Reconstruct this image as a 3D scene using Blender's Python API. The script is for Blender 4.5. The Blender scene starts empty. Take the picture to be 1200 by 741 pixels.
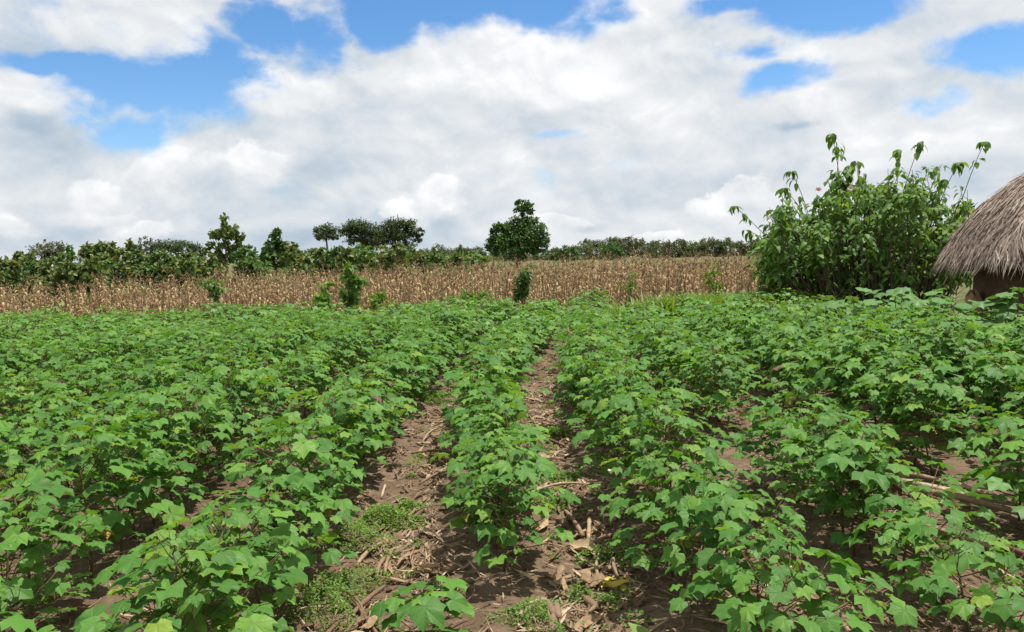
import bpy, math, random
import numpy as np
from mathutils import Matrix, Vector, noise as mnoise

random.seed(7)
RNG = np.random.default_rng(7)
SC = bpy.context.scene
COL = SC.collection
R = math.radians

# ------------------------------------------------------------------ camera
CAM_H = 1.6
FPX = 906.0                      # focal length in pixels of the 1200 px wide photograph
PITCH, ROLL = R(4.45), R(-1.27)
cam_d = bpy.data.cameras.new('camera')
cam_d.sensor_width = 36.0
cam_d.lens = FPX / 1200.0 * 36.0
cam_d.clip_start, cam_d.clip_end = 0.05, 8000.0
cam = bpy.data.objects.new('camera', cam_d)
COL.objects.link(cam)
CAM_M = Matrix.Translation((0, 0, CAM_H)) @ Matrix.Rotation(R(90) - PITCH, 4, 'X') @ Matrix.Rotation(ROLL, 4, 'Z')
cam.matrix_world = CAM_M
SC.camera = cam
CAM_I = CAM_M.inverted()


def at(px, py, Y):
    """world point on the photo ray (px, py) at forward distance Y"""
    d = CAM_M.to_3x3() @ Vector(((px - 600) / FPX, -(py - 370.5) / FPX, -1))
    k = Y / d.y
    return Vector((d.x * k, Y, CAM_H + d.z * k))


def to_px(p):
    q = CAM_I @ Vector(p)
    if q.z > -0.05:
        return None
    return 600 - q.x / q.z * FPX, 370.5 + q.y / q.z * FPX


# ------------------------------------------------------------------ node helpers
def N(nt, typ, ins=None, **props):
    n = nt.nodes.new(typ)
    for k, v in props.items():
        setattr(n, k, v)
    for k, v in (ins or {}).items():
        s = n.inputs[k]
        if hasattr(v, 'is_output') or isinstance(v, bpy.types.NodeSocket):
            nt.links.new(v, s)
        else:
            s.default_value = v
    return n


def MA(nt, op, a, b=0.0, c=0.0, clamp=False):
    n = N(nt, 'ShaderNodeMath', {0: a, 1: b, 2: c}, operation=op)
    n.use_clamp = clamp
    return n.outputs[0]


def VM(nt, op, a, b=(0, 0, 0)):
    n = N(nt, 'ShaderNodeVectorMath', {0: a, 1: b}, operation=op)
    return n.outputs['Value'] if op in ('LENGTH', 'DISTANCE', 'DOT_PRODUCT') else n.outputs['Vector']


def MIX(nt, f, a, b, blend='MIX'):
    n = nt.nodes.new('ShaderNodeMix')
    n.data_type = 'RGBA'
    n.blend_type = blend
    for s, v in ((n.inputs[0], f), (n.inputs[6], a), (n.inputs[7], b)):
        if isinstance(v, bpy.types.NodeSocket):
            nt.links.new(v, s)
        else:
            s.default_value = (*v, 1) if isinstance(v, tuple) and len(v) == 3 else v
    return n.outputs[2]


def RAMP(nt, f, stops):
    n = nt.nodes.new('ShaderNodeValToRGB')
    cr = n.color_ramp
    while len(cr.elements) < len(stops):
        cr.elements.new(0.5)
    for e, (p, c) in zip(cr.elements, stops):
        e.position = p
        e.color = (*c, 1) if len(c) == 3 else c
    nt.links.new(f, n.inputs[0])
    return n.outputs[0]


def SS(nt, x, lo, hi):
    n = N(nt, 'ShaderNodeMapRange', {0: x, 1: lo, 2: hi, 3: 0.0, 4: 1.0}, interpolation_type='SMOOTHSTEP')
    n.clamp = True
    return n.outputs[0]


def NOISE(nt, vec, scale, detail=4.0, rough=0.55, dist=0.0):
    return N(nt, 'ShaderNodeTexNoise', {'Vector': vec, 'Scale': scale, 'Detail': detail, 'Roughness': rough, 'Distortion': dist}).outputs[0]


# ------------------------------------------------------------------ sky and sun
SUN_EL = R(75)
SUN_AZ = R(65)           # clockwise from +Y: nearly overhead, to the right
sun_dir = Vector((math.sin(SUN_AZ) * math.cos(SUN_EL), math.cos(SUN_AZ) * math.cos(SUN_EL), math.sin(SUN_EL)))
sd = bpy.data.lights.new('sun', 'SUN')
sd.energy = 5.0
CLOUD = 0.80
sd.angle = R(0.53)
sd.color = (1.0, 0.955, 0.88)
sun = bpy.data.objects.new('sun', sd)
COL.objects.link(sun)
sun.rotation_euler = sun_dir.to_track_quat('Z', 'Y').to_euler()

world = bpy.data.worlds.new('World')
SC.world = world
world.use_nodes = True
nt = world.node_tree
nt.nodes.clear()
sky = N(nt, 'ShaderNodeTexSky', sky_type='NISHITA')
sky.sun_disc = False
sky.sun_elevation = SUN_EL
sky.sun_rotation = SUN_AZ
sky.altitude = 900
sky.air_density = 1.0
sky.dust_density = 0.2
sky.ozone_density = 2.0
D = N(nt, 'ShaderNodeTexCoord').outputs['Generated']
Dn = VM(nt, 'NORMALIZE', D)
hs = N(nt, 'ShaderNodeHueSaturation', {'Hue': 0.500, 'Saturation': 1.25, 'Value': 1.0, 'Color': sky.outputs[0]}).outputs[0]
bg_sky = N(nt, 'ShaderNodeBackground', {'Color': hs, 'Strength': 0.118}).outputs[0]

# clouds: 3-D noise on the direction, flattened towards the horizon
flat = VM(nt, 'MULTIPLY', Dn, (1.0, 1.0, 1.6))
def cnoise(vec, scale, detail):
    c = N(nt, 'ShaderNodeTexNoise', {'Vector': vec, 'Scale': scale, 'Detail': detail, 'Roughness': .55}).outputs['Color']
    return VM(nt, 'SUBTRACT', c, (0.5, 0.5, 0.5))
P = VM(nt, 'ADD', flat, VM(nt, 'MULTIPLY', cnoise(flat, 5.0, 2.0), (0.12, 0.12, 0.10)))
DW = VM(nt, 'ADD', Dn, VM(nt, 'MULTIPLY', cnoise(flat, 7.0, 5.0), (0.16, 0.16, 0.09)))
n_big = NOISE(nt, P, 4.0, 8.0, 0.56)
n_fine = NOISE(nt, P, 15.0, 7.0, 0.60)
def sky_dir(px, py):
    return (CAM_M.to_3x3() @ Vector(((px - 600) / FPX, -(py - 370.5) / FPX, -1))).normalized()
def blob(px, py, rx, ry, lo=0.2, hi=1.5):
    """soft patch of sky round a direction"""
    d = sky_dir(px, py)
    dv = VM(nt, 'MULTIPLY', VM(nt, 'SUBTRACT', DW, (d.x, d.y, d.z)), (FPX / rx, FPX / rx, FPX / ry))
    return MA(nt, 'SUBTRACT', 1.0, SS(nt, VM(nt, 'LENGTH', dv), lo, hi))
# gaps of blue between the clouds
HOLES = [(75, 78, 75, 13, .75), (165, 98, 70, 30, 1.0), (232, 105, 60, 44, 1.0), (165, 150, 42, 30, .9), (278, 82, 46, 40, .95), (312, 35, 40, 66, 1.0), (365, 45, 46, 56, .95), (425, 8, 60, 40, 1.0),
         (535, 8, 95, 36, 1.0), (625, 14, 75, 32, 1.0), (700, 4, 50, 16, .7), (860, 68, 38, 18, .8), (925, 92, 54, 18, .85), (970, 8, 100, 34, 1.0), (890, -2, 70, 18, .9), (1168, 65, 55, 30, .95), (1088, 120, 46, 13, .5), (640, 165, 60, 8, .3)]
hole = None
for (px, py, rx, ry, w) in HOLES:
    b = MA(nt, 'MULTIPLY', blob(px, py, rx, ry), w)
    hole = b if hole is None else MA(nt, 'MAXIMUM', hole, b)
base_cov = MA(nt, 'ADD', MA(nt, 'MULTIPLY', MA(nt, 'SUBTRACT', n_big, .5), 1.5), MA(nt, 'MULTIPLY', MA(nt, 'SUBTRACT', n_fine, .5), .9))
dens = MA(nt, 'SUBTRACT', MA(nt, 'ADD', base_cov, .50), MA(nt, 'MULTIPLY', hole, 0.98))
mask = SS(nt, dens, -.26, .36)
# relief: the same noise a little towards the sun tells lit tops from grey undersides
def relief(scale, det, off):
    a = NOISE(nt, P, scale, det, 0.55)
    b = NOISE(nt, VM(nt, 'ADD', P, (off * 0.5, -off * 0.2, off)), scale, det, 0.55)
    return MA(nt, 'SUBTRACT', a, b)
rl = MA(nt, 'ADD', MA(nt, 'MULTIPLY', relief(6.0, 4.0, 0.06), 1.5), MA(nt, 'MULTIPLY', relief(17.0, 6.0, 0.022), 1.1))
soft = NOISE(nt, P, 4.5, 3.0, 0.5)
PUFFS = [(195, 180, 32, 20, .75), (180, 200, 30, 16, .4), (330, 108, 60, 24, .55), (225, 125, 30, 25, .4), (505, 240, 36, 26, .65), (6, 268, 26, 12, .6), (300, 190, 45, 22, .4), (150, 45, 120, 30, .35),
         (115, 228, 22, 20, .5), (165, 262, 36, 8, .5), (640, 80, 170, 40, .35), (1050, 180, 130, 20, .3), (50, 105, 70, 20, .35), (1000, 60, 150, 14, .3), (470, 90, 60, 30, .3), (690, 12, 80, 20, .3)]
DARKS = [(340, 205, 60, 26, .40), (262, 145, 40, 18, .45), (50, 138, 40, 12, .45), (128, 262, 36, 8, .5), (450, 275, 90, 26, .45), (690, 265, 40, 8, .4),
         (50, 55, 80, 16, .35), (940, 140, 22, 6, .6), (250, 285, 130, 20, .3), (820, 215, 130, 18, .2), (20, 290, 100, 26, .35), (1100, 220, 110, 20, .2), (560, 250, 60, 30, .25), (420, 190, 70, 20, .25), (100, 165, 90, 18, .2)]
sh = MA(nt, 'ADD', MA(nt, 'MULTIPLY', rl, 0.55), MA(nt, 'MULTIPLY', MA(nt, 'SUBTRACT', soft, 0.5), 0.55))
for (px, py, rx, ry, w) in PUFFS:
    sh = MA(nt, 'ADD', sh, MA(nt, 'MULTIPLY', blob(px, py, rx, ry, .5, 1.25), w * 0.5))
for (px, py, rx, ry, w) in DARKS:
    sh = MA(nt, 'SUBTRACT', sh, MA(nt, 'MULTIPLY', blob(px, py, rx, ry), w * 0.6))
shade = MA(nt, 'ADD', sh, 0.595, clamp=True)
# heaped cumulus heads with crisp lit tops
CUM = [(195, 182, 28, 22), (178, 200, 28, 20), (212, 190, 20, 16), (332, 112, 46, 26), (228, 128, 30, 26), (505, 242, 28, 30), (490, 256, 26, 18), (116, 228, 22, 24), (130, 248, 30, 16), (6, 270, 28, 14), (165, 264, 40, 9), (285, 195, 46, 24), (655, 262, 60, 12), (870, 240, 50, 24), (770, 275, 40, 9)]
crisp = MA(nt, 'MULTIPLY', MA(nt, 'SUBTRACT', NOISE(nt, P, 30.0, 5.0, .6), .5), 1.6)
for (px, py, rx, ry) in CUM:
    d = sky_dir(px, py)
    dv = VM(nt, 'MULTIPLY', VM(nt, 'SUBTRACT', DW, (d.x, d.y, d.z)), (FPX / rx, FPX / rx, FPX / ry))
    e = MA(nt, 'ADD', MA(nt, 'SUBTRACT', 1.0, VM(nt, 'LENGTH', dv)), crisp)
    up = N(nt, 'ShaderNodeSeparateXYZ', {0: dv}).outputs[2]
    k = MA(nt, 'MULTIPLY', SS(nt, e, 0.0, .30), SS(nt, up, -1.0, .2))
    lit = MA(nt, 'ADD', MA(nt, 'MULTIPLY_ADD', up, .22, .74), MA(nt, 'MULTIPLY', rl, .5))
    shade = MA(nt, 'ADD', MA(nt, 'MULTIPLY', shade, MA(nt, 'SUBTRACT', 1.0, MA(nt, 'MULTIPLY', k, .8))), MA(nt, 'MULTIPLY', MA(nt, 'MULTIPLY', k, .8), lit), clamp=True)
ccol = RAMP(nt, shade, [(0.0, (0.36, 0.46, 0.57)), (0.30, (0.52, 0.60, 0.68)), (0.55, (0.68, 0.72, 0.76)), (0.78, (0.82, 0.84, 0.86)), (1.0, (1.0, 1.0, 1.0))])
bg_cloud = N(nt, 'ShaderNodeBackground', {'Color': ccol, 'Strength': CLOUD}).outputs[0]
mx = N(nt, 'ShaderNodeMixShader', {0: mask, 1: bg_sky, 2: bg_cloud})
wo = N(nt, 'ShaderNodeOutputWorld', {'Surface': mx.outputs[0]})

SC.view_settings.view_transform = 'Standard'
SC.view_settings.look = 'None'
SC.view_settings.gamma = 1.0
SC.view_settings.use_curve_mapping = False
SC.view_settings.exposure = 0.42
SC.cycles.max_bounces = 6
SC.cycles.transmission_bounces = 4
SC.cycles.transparent_max_bounces = 4


# ------------------------------------------------------------------ geometry helpers
class G:
    """collects triangles (numpy) and links them as one mesh object"""
    def __init__(s):
        s.V, s.F, s.U, s.n = [], [], [], 0

    def add(s, V, F, U=None):
        V = np.asarray(V, float).reshape(-1, 3)
        F = np.asarray(F, int).reshape(-1, 3)
        s.V.append(V)
        s.F.append(F + s.n)
        s.U.append(np.zeros((len(V), 2)) if U is None else np.asarray(U, float))
        s.n += len(V)
        return s

    def mesh(s, name, mat, smooth=True):
        V = np.concatenate(s.V); F = np.concatenate(s.F); U = np.concatenate(s.U)
        m = bpy.data.meshes.new(name)
        m.vertices.add(len(V)); m.vertices.foreach_set('co', V.astype(np.float32).ravel())
        m.loops.add(F.size); m.loops.foreach_set('vertex_index', F.astype(np.int32).ravel())
        m.polygons.add(len(F)); m.polygons.foreach_set('loop_start', np.arange(0, F.size, 3, dtype=np.int32))
        m.polygons.foreach_set('use_smooth', np.full(len(F), smooth))
        uv = m.uv_layers.new(name='UVMap')
        uv.data.foreach_set('uv', U[F.ravel()].astype(np.float32).ravel())
        m.materials.append(mat)
        m.update(calc_edges=True)
        return m

    def build(s, name, mat, parent=None, smooth=True):
        return link(name, s.mesh(name, mat, smooth), parent)


def link(name, data, parent=None):
    o = bpy.data.objects.new(name, data)
    COL.objects.link(o)
    if parent is not None:
        o.parent = parent
    return o


def tag(o, label=None, cat=None, group=None, kind=None):
    if label: o['label'] = label
    if cat: o['category'] = cat
    if group: o['group'] = group
    if kind: o['kind'] = kind
    return o


def thing(name, loc, label, cat, group=None, rz=0.0):
    o = link(name, None)
    o.location = loc
    o.rotation_euler = (0, 0, rz)
    o.empty_display_size = 0.1
    return tag(o, label, cat, group)


def copy_tree(o, parent=None):
    c = o.copy()
    COL.objects.link(c)
    if parent is not None:
        c.parent = parent
    for ch in o.children:
        copy_tree(ch, c)
    return c


def nrm(v):
    v = np.asarray(v, float)
    return v / (np.linalg.norm(v, axis=-1, keepdims=True) + 1e-9)


def tube(pts, rad, sides=5):
    pts = np.asarray(pts, float); n = len(pts)
    rad = np.broadcast_to(np.asarray(rad, float), (n,))
    t = nrm(np.gradient(pts, axis=0))
    ref = np.array([0.31, 0.95, 0.07]) if abs(t[0, 2]) > .7 else np.array([0.05, 0.1, 1.0])
    a = nrm(np.cross(t, ref)); b = np.cross(t, a)
    th = np.arange(sides) / sides * 2 * math.pi
    V = (pts[:, None] + rad[:, None, None] * (np.cos(th)[None, :, None] * a[:, None] + np.sin(th)[None, :, None] * b[:, None])).reshape(-1, 3)
    F = []
    for i in range(n - 1):
        for j in range(sides):
            p, q = i * sides + j, i * sides + (j + 1) % sides
            F += [(p, q, q + sides), (p, q + sides, p + sides)]
    for j in range(1, sides - 1):
        F.append((0, j + 1, j)); e = (n - 1) * sides; F.append((e, e + j, e + j + 1))
    U = np.stack([np.tile(th / 6.283, n), np.repeat(np.linspace(0, 1, n), sides)], 1)
    return V, F, U


def curve(p0, p1, sag, n=6, wob=0.0):
    p0, p1 = np.asarray(p0, float), np.asarray(p1, float)
    t = np.linspace(0, 1, n)[:, None]
    p = p0 + (p1 - p0) * t + np.asarray(sag, float) * (4 * t * (1 - t))
    if wob:
        p[1:-1] += RNG.normal(0, wob, (n - 2, 3))
    return p


def frames(tip, nor):
    """(k,3,3) matrices whose columns are tip, side, normal"""
    x = nrm(tip)
    z = np.asarray(nor, float)
    z = nrm(z - (z * x).sum(-1, keepdims=True) * x)
    y = np.cross(z, x)
    return np.stack([x, y, z], -1)


def scatter(g, tpl, M, S, L):
    """add copies of the template (V,F,U) with rotations M, scales S and places L"""
    V, F, U = tpl
    k = len(L)
    if k == 0: return
    W = np.einsum('kij,vj->kvi', M, V) * np.asarray(S)[:, None, None] + np.asarray(L)[:, None]
    FF = (F[None] + (np.arange(k) * len(V))[:, None, None]).reshape(-1, 3)
    g.add(W.reshape(-1, 3), FF, np.tile(U, (k, 1)))


# ------------------------------------------------------------------ leaf templates
def palmate(prof, droop=0.25, cup=0.10, seed=0, ring=True):
    rg = np.random.default_rng(seed)
    ths = [p[0] for p in prof]; rs = [p[1] for p in prof]
    th = np.array(ths + [-a for a in ths[::-1] if 0 < a < 180])
    rr = np.array(rs + [r for a, r in zip(ths[::-1], rs[::-1]) if 0 < a < 180])
    rr = rr * (1 + rg.normal(0, .05, len(rr)))
    th = np.radians(th + rg.normal(0, 2.5, len(th)))
    x, y = rr * np.cos(th), rr * np.sin(th)
    lobe = np.cos(th / 0.96 * 2 * math.pi)          # +1 on the five main veins
    z = -droop * rr ** 2 + cup * (1 - lobe) * .5 * rr + rg.normal(0, .06, len(rr))
    n = len(x)
    V = [(0, 0, 0)] + [(a, b, c) for a, b, c in zip(x, y, z)]
    F = []
    if ring:
        k = 0.52
        zi = -droop * (rr * k) ** 2 + cup * (1 - lobe) * .35 * rr * k
        V += [(a * k, b * k, c) for a, b, c in zip(x, y, zi)]
        for i in range(n):
            j = (i + 1) % n
            F += [(0, 1 + n + i, 1 + n + j), (1 + n + i, 1 + i, 1 + j), (1 + n + i, 1 + j, 1 + n + j)]
    else:
        F = [(0, 1 + i, 1 + (i + 1) % n) for i in range(n)]
    V = np.array(V); F = np.array(F)
    return V, F, V[:, :2] * .5 + .5


COT_PROF = [(0, 1.05), (15, .86), (29, .73), (42, .80), (55, .92), (70, .77), (87, .66), (108, .74), (135, .62), (158, .50), (180, .10)]
COT_LOW = [(0, 1.05), (29, .72), (55, .92), (87, .66), (110, .73), (150, .54), (180, .14)]
SQ_PROF = [(0, .95), (20, .84), (36, .78), (55, .90), (74, .76), (92, .72), (118, .80), (145, .66), (165, .52), (180, .14)]
LEAF_HI = [palmate(COT_PROF, d, c, s, False) for s, (d, c) in enumerate([(.30, .12), (.45, .16), (.18, .14), (.60, .10), (.10, .20), (.38, .05), (.25, .24), (.5, .2)])]
LEAF_LO = [palmate(COT_LOW, d, c, s + 20, False) for s, (d, c) in enumerate([(.3, .12), (.5, .15), (.15, .18)])]
LEAF_SQ = [palmate(SQ_PROF, d, c, s + 40, True) for s, (d, c) in enumerate([(.22, .14), (.4, .2), (.1, .1)])]


def blade(wid=.24, nseg=5, droop=.25, fold=.10, tipw=0.0, basew=.0, peak=.35):
    """leaf along +x, length 1, folded on its midrib"""
    V, F, U = [], [], []
    for i in range(nseg + 1):
        t = i / nseg
        w = wid * (math.sin(math.pi * min(1, t ** (math.log(.5) / math.log(peak)))) ** .8) if 0 < t < 1 else (basew if t == 0 else tipw)
        z = -droop * t * t
        for s in (-1, 0, 1):
            V.append((t * (1 - droop * .25 * t), s * w * .5, z + (abs(s) * fold * w)))
            U.append((t, .5 + .5 * s))
    for i in range(nseg):
        a = i * 3
        for s in (0, 1):
            F += [(a + s, a + s + 3, a + s + 4), (a + s, a + s + 4, a + s + 1)]
    return np.array(V), np.array(F), np.array(U)


QUAD = (np.array([(0, 0, 0), (.45, -.32, .06), (1, 0, -.12), (.45, .32, .06)], float), np.array([(0, 1, 2), (0, 2, 3)]), np.array([(0, .5), (.5, 0), (1, .5), (.5, 1)], float))


# ------------------------------------------------------------------ materials
def mat_base(name):
    m = bpy.data.materials.new(name)
    m.use_nodes = True
    m.node_tree.nodes.clear()
    return m, m.node_tree


def rnd_socket(nt):
    a = N(nt, 'ShaderNodeObjectInfo').outputs['Random']
    b = N(nt, 'ShaderNodeNewGeometry').outputs['Random Per Island']
    return MA(nt, 'FRACT', MA(nt, 'ADD', a, b))


def leaf_mat(name, stops, trans=0.3, back=(1.15, 1.12, 1.25), rough=.5, spec=.35, vein=None, trans_tint=(1.5, 1.35, .5), patch=0.0):
    m, nt = mat_base(name)
    r = rnd_socket(nt)
    col = RAMP(nt, r, stops)
    bump = None
    uv = N(nt, 'ShaderNodeTexCoord').outputs['UV']
    pos = N(nt, 'ShaderNodeNewGeometry').outputs['Position']
    mott = NOISE(nt, pos, 45.0, 3.0, .6)
    col = MIX(nt, MA(nt, 'MULTIPLY', SS(nt, mott, .42, .72), .35), col, (0.11, 0.17, 0.035))
    if patch:
        big = NOISE(nt, pos, .55, 2.0, .5)
        col = MIX(nt, MA(nt, 'MULTIPLY', SS(nt, big, .45, .7), patch), col, (0.13, 0.17, 0.03))
    if vein == 'palm':
        spot = NOISE(nt, pos, 75.0, 2.0, .5)
        col = MIX(nt, MA(nt, 'MULTIPLY', SS(nt, spot, .68, .74), .75), col, (.16, .11, .045))
        dust = NOISE(nt, pos, 7.0, 3.0, .6)
        col = MIX(nt, MA(nt, 'MULTIPLY', SS(nt, dust, .5, .75), .12), col, (.20, .22, .11))
        v = N(nt, 'ShaderNodeVectorMath', {0: uv, 1: (2, 2, 0), 2: (-1, -1, 0)}, operation='MULTIPLY_ADD').outputs[0]
        sp = N(nt, 'ShaderNodeSeparateXYZ', {0: v})
        rr = VM(nt, 'LENGTH', v)
        th = MA(nt, 'ARCTAN2', sp.outputs[1], sp.outputs[0])
        f = MA(nt, 'MULTIPLY', MA(nt, 'ABSOLUTE', MA(nt, 'SUBTRACT', MA(nt, 'FRACT', MA(nt, 'ADD', MA(nt, 'DIVIDE', th, .96), 10.5)), .5)), .96)
        dist = MA(nt, 'MULTIPLY', f, rr)
        main = MA(nt, 'SUBTRACT', 1.0, SS(nt, dist, .006, .035))
        sec = MA(nt, 'ABSOLUTE', MA(nt, 'SUBTRACT', MA(nt, 'FRACT', MA(nt, 'SUBTRACT', MA(nt, 'MULTIPLY', rr, 6.5), MA(nt, 'MULTIPLY', dist, 7.0))), .5))
        secm = MA(nt, 'MULTIPLY', MA(nt, 'SUBTRACT', 1.0, SS(nt, sec, .03, .13)), .28)
        vm = MA(nt, 'MAXIMUM', main, secm)
        col = MIX(nt, MA(nt, 'MULTIPLY', vm, .34), col, (.16, .27, .075))
        bump = N(nt, 'ShaderNodeBump', {'Height': MA(nt, 'SUBTRACT', MA(nt, 'MULTIPLY', mott, .4), vm), 'Strength': .45, 'Distance': .004}).outputs[0]
    elif vein == 'mid':
        sp = N(nt, 'ShaderNodeSeparateXYZ', {0: uv})
        d = MA(nt, 'ABSOLUTE', MA(nt, 'SUBTRACT', sp.outputs[1], .5))
        main = MA(nt, 'SUBTRACT', 1.0, SS(nt, d, .01, .07))
        col = MIX(nt, MA(nt, 'MULTIPLY', main, .45), col, (.19, .27, .10))
    bf = N(nt, 'ShaderNodeNewGeometry').outputs['Backfacing']
    col2 = MIX(nt, bf, col, MIX(nt, 1.0, col, back, 'MULTIPLY'))
    p = N(nt, 'ShaderNodeBsdfPrincipled', {'Base Color': col2, 'Roughness': rough, 'Specular IOR Level': spec})
    if bump: nt.links.new(bump, p.inputs['Normal'])
    tr = N(nt, 'ShaderNodeBsdfTranslucent', {'Color': MIX(nt, 1.0, col, trans_tint, 'MULTIPLY')})
    ms = N(nt, 'ShaderNodeMixShader', {0: trans, 1: p.outputs[0], 2: tr.outputs[0]})
    N(nt, 'ShaderNodeOutputMaterial', {'Surface': ms.outputs[0]})
    return m


def dry_mat(name, stops, rough=.8, trans=0.0, grain=60.0, bumpd=.003):
    m, nt = mat_base(name)
    r = rnd_socket(nt)
    col = RAMP(nt, r, stops)
    pos = N(nt, 'ShaderNodeTexCoord').outputs['Object']
    n1 = NOISE(nt, pos, grain, 4.0, .65)
    col = MIX(nt, SS(nt, n1, .35, .75), MIX(nt, 1.0, col, (.62, .58, .55), 'MULTIPLY'), col)
    bp = N(nt, 'ShaderNodeBump', {'Height': n1, 'Strength': .5, 'Distance': bumpd}).outputs[0]
    p = N(nt, 'ShaderNodeBsdfPrincipled', {'Base Color': col, 'Roughness': rough, 'Specular IOR Level': .2, 'Normal': bp})
    out = p.outputs[0]
    if trans:
        tr = N(nt, 'ShaderNodeBsdfTranslucent', {'Color': col})
        out = N(nt, 'ShaderNodeMixShader', {0: trans, 1: out, 2: tr.outputs[0]}).outputs[0]
    N(nt, 'ShaderNodeOutputMaterial', {'Surface': out})
    return m


M = {}
M['cotton'] = leaf_mat('cotton_leaf', [(0, (.046, .150, .020)), (.45, (.076, .215, .030)), (.8, (.116, .268, .038)), (.965, (.155, .31, .042)), (1, (.21, .31, .04))], .34, vein='palm', spec=.24, rough=.5)
M['cotton_far'] = leaf_mat('cotton_far_leaf', [(0, (.055, .170, .023)), (.5, (.092, .240, .035)), (.9, (.136, .290, .045)), (1, (.18, .31, .045))], .32, patch=.25, spec=.28)
M['cotton_young'] = leaf_mat('cotton_young_leaf', [(0, (.10, .24, .045)), (1, (.15, .30, .055))], .38, vein='palm')
M['cotton_yellow'] = leaf_mat('cotton_yellow_leaf', [(0, (.33, .28, .04)), (1, (.42, .24, .04))], .3, vein='palm')
M['cotton_red'] = leaf_mat('cotton_red_leaf', [(0, (.14, .05, .05)), (1, (.18, .06, .05))], .2, vein='palm', trans_tint=(1.2, .8, .8))
M['squash'] = leaf_mat('squash_leaf', [(0, (.070, .175, .04)), (1, (.11, .24, .06))], .28, spec=.25, vein='palm')
M['bush'] = leaf_mat('bush_leaf', [(0, (.058, .130, .030)), (.5, (.100, .210, .042)), (.85, (.15, .275, .055)), (1, (.20, .28, .06))], .40, vein='mid', rough=.55, spec=.2)
M['bush_wilt'] = leaf_mat('bush_wilted_leaf', [(0, (.05, .045, .045)), (1, (.05, .09, .04))], .15, vein='mid')
M['teak'] = leaf_mat('teak_leaf', [(0, (.060, .11, .032)), (.5, (.105, .17, .046)), (.8, (.18, .22, .065)), (1, (.27, .24, .10))], .28, rough=.55, spec=.25)
M['shrub'] = leaf_mat('shrub_leaf', [(0, (.06, .135, .036)), (.6, (.10, .205, .05)), (1, (.165, .26, .065))], .3, spec=.25)
M['mango'] = leaf_mat('round_tree_leaf', [(0, (.040, .088, .026)), (.6, (.064, .138, .036)), (1, (.11, .185, .045))], .25, spec=.2, rough=.6)
M['acacia'] = leaf_mat('acacia_leaf', [(0, (.038, .062, .025)), (.6, (.060, .092, .034)), (1, (.095, .125, .045))], .15, spec=.15, rough=.7)
M['farwood'] = leaf_mat('far_wood_leaf', [(0, (.065, .092, .045)), (.6, (.095, .130, .058)), (1, (.15, .165, .075))], .2, spec=.15, rough=.7)
M['olive'] = leaf_mat('olive_leaf', [(0, (.07, .085, .045)), (.6, (.10, .115, .06)), (1, (.16, .15, .085))], .25)
M['weed'] = leaf_mat('weed_leaf', [(0, (.085, .18, .025)), (.6, (.14, .27, .04)), (1, (.21, .32, .055))], .4)
M['grass'] = leaf_mat('grass_blade', [(0, (.07, .14, .025)), (.6, (.13, .24, .04)), (1, (.24, .28, .07))], .35)
M['bark'] = dry_mat('bark', [(0, (.13, .10, .075)), (1, (.20, .16, .12))], .9, 0, 14, .02)
M['stem'] = dry_mat('cotton_stem', [(0, (.16, .10, .06)), (.5, (.14, .15, .06)), (1, (.20, .09, .06))], .6, 0, 80)
M['green_stem'] = dry_mat('green_stem', [(0, (.09, .14, .05)), (1, (.15, .17, .08))], .6, 0, 40)
M['maize_leaf'] = dry_mat('dry_maize_leaf', [(0, (.27, .175, .095)), (.3, (.45, .305, .165)), (.65, (.62, .45, .26)), (.88, (.76, .58, .35)), (.95, (.74, .57, .34)), (1, (.28, .32, .09))], .75, .22, 25)
M['maize_stem'] = dry_mat('dry_maize_stem', [(0, (.24, .155, .085)), (1, (.46, .34, .19))], .75, 0, 30)
M['straw'] = dry_mat('straw', [(0, (.19, .12, .075)), (.4, (.29, .20, .125)), (.8, (.42, .31, .20)), (1, (.62, .50, .35))], .75, .1, 60)
M['husk'] = dry_mat('husk', [(0, (.36, .25, .15)), (.6, (.48, .35, .21)), (1, (.60, .47, .30))], .7, .15, 40)
M['cob'] = dry_mat('cob', [(0, (.24, .16, .11)), (1, (.34, .25, .17))], .85, 0, 120, .01)
M['yellow_husk'] = leaf_mat('yellow_husk', [(0, (.55, .42, .05)), (1, (.62, .48, .08))], .2, vein='mid')
M['green_husk'] = leaf_mat('green_husk', [(0, (.16, .26, .06)), (1, (.24, .32, .09))], .2, vein='mid')
M['thatch'] = dry_mat('thatch_straw', [(0, (.19, .14, .115)), (.3, (.38, .30, .25)), (.7, (.53, .43, .365)), (1, (.68, .58, .49))], .85, .08, 9, .01)
M['thatch_base'] = dry_mat('thatch_base', [(0, (.17, .13, .10)), (1, (.17, .13, .10))], .95, 0, 22, .03)
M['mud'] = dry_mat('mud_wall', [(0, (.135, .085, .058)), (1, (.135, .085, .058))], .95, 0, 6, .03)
M['lit_mud'] = dry_mat('sunlit_mud', [(0, (.36, .22, .13)), (1, (.36, .22, .13))], .95, 0, 8, .03)  # wall mud with the sunlight put into its colour
M['timber'] = dry_mat('dark_timber', [(0, (.07, .05, .035)), (1, (.10, .07, .05))], .9, 0, 15, .01)
M['petal_white'] = leaf_mat('cream_petal', [(0, (.72, .70, .50)), (1, (.78, .76, .60))], .3, trans_tint=(1, 1, .9))
M['petal_pink'] = leaf_mat('pink_petal', [(0, (.62, .17, .25)), (1, (.66, .22, .30))], .3, trans_tint=(1, .8, .8))
M['petal_pale'] = leaf_mat('pale_pink_petal', [(0, (.66, .42, .44)), (1, (.70, .48, .50))], .3, trans_tint=(1, .9, .9))


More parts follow.
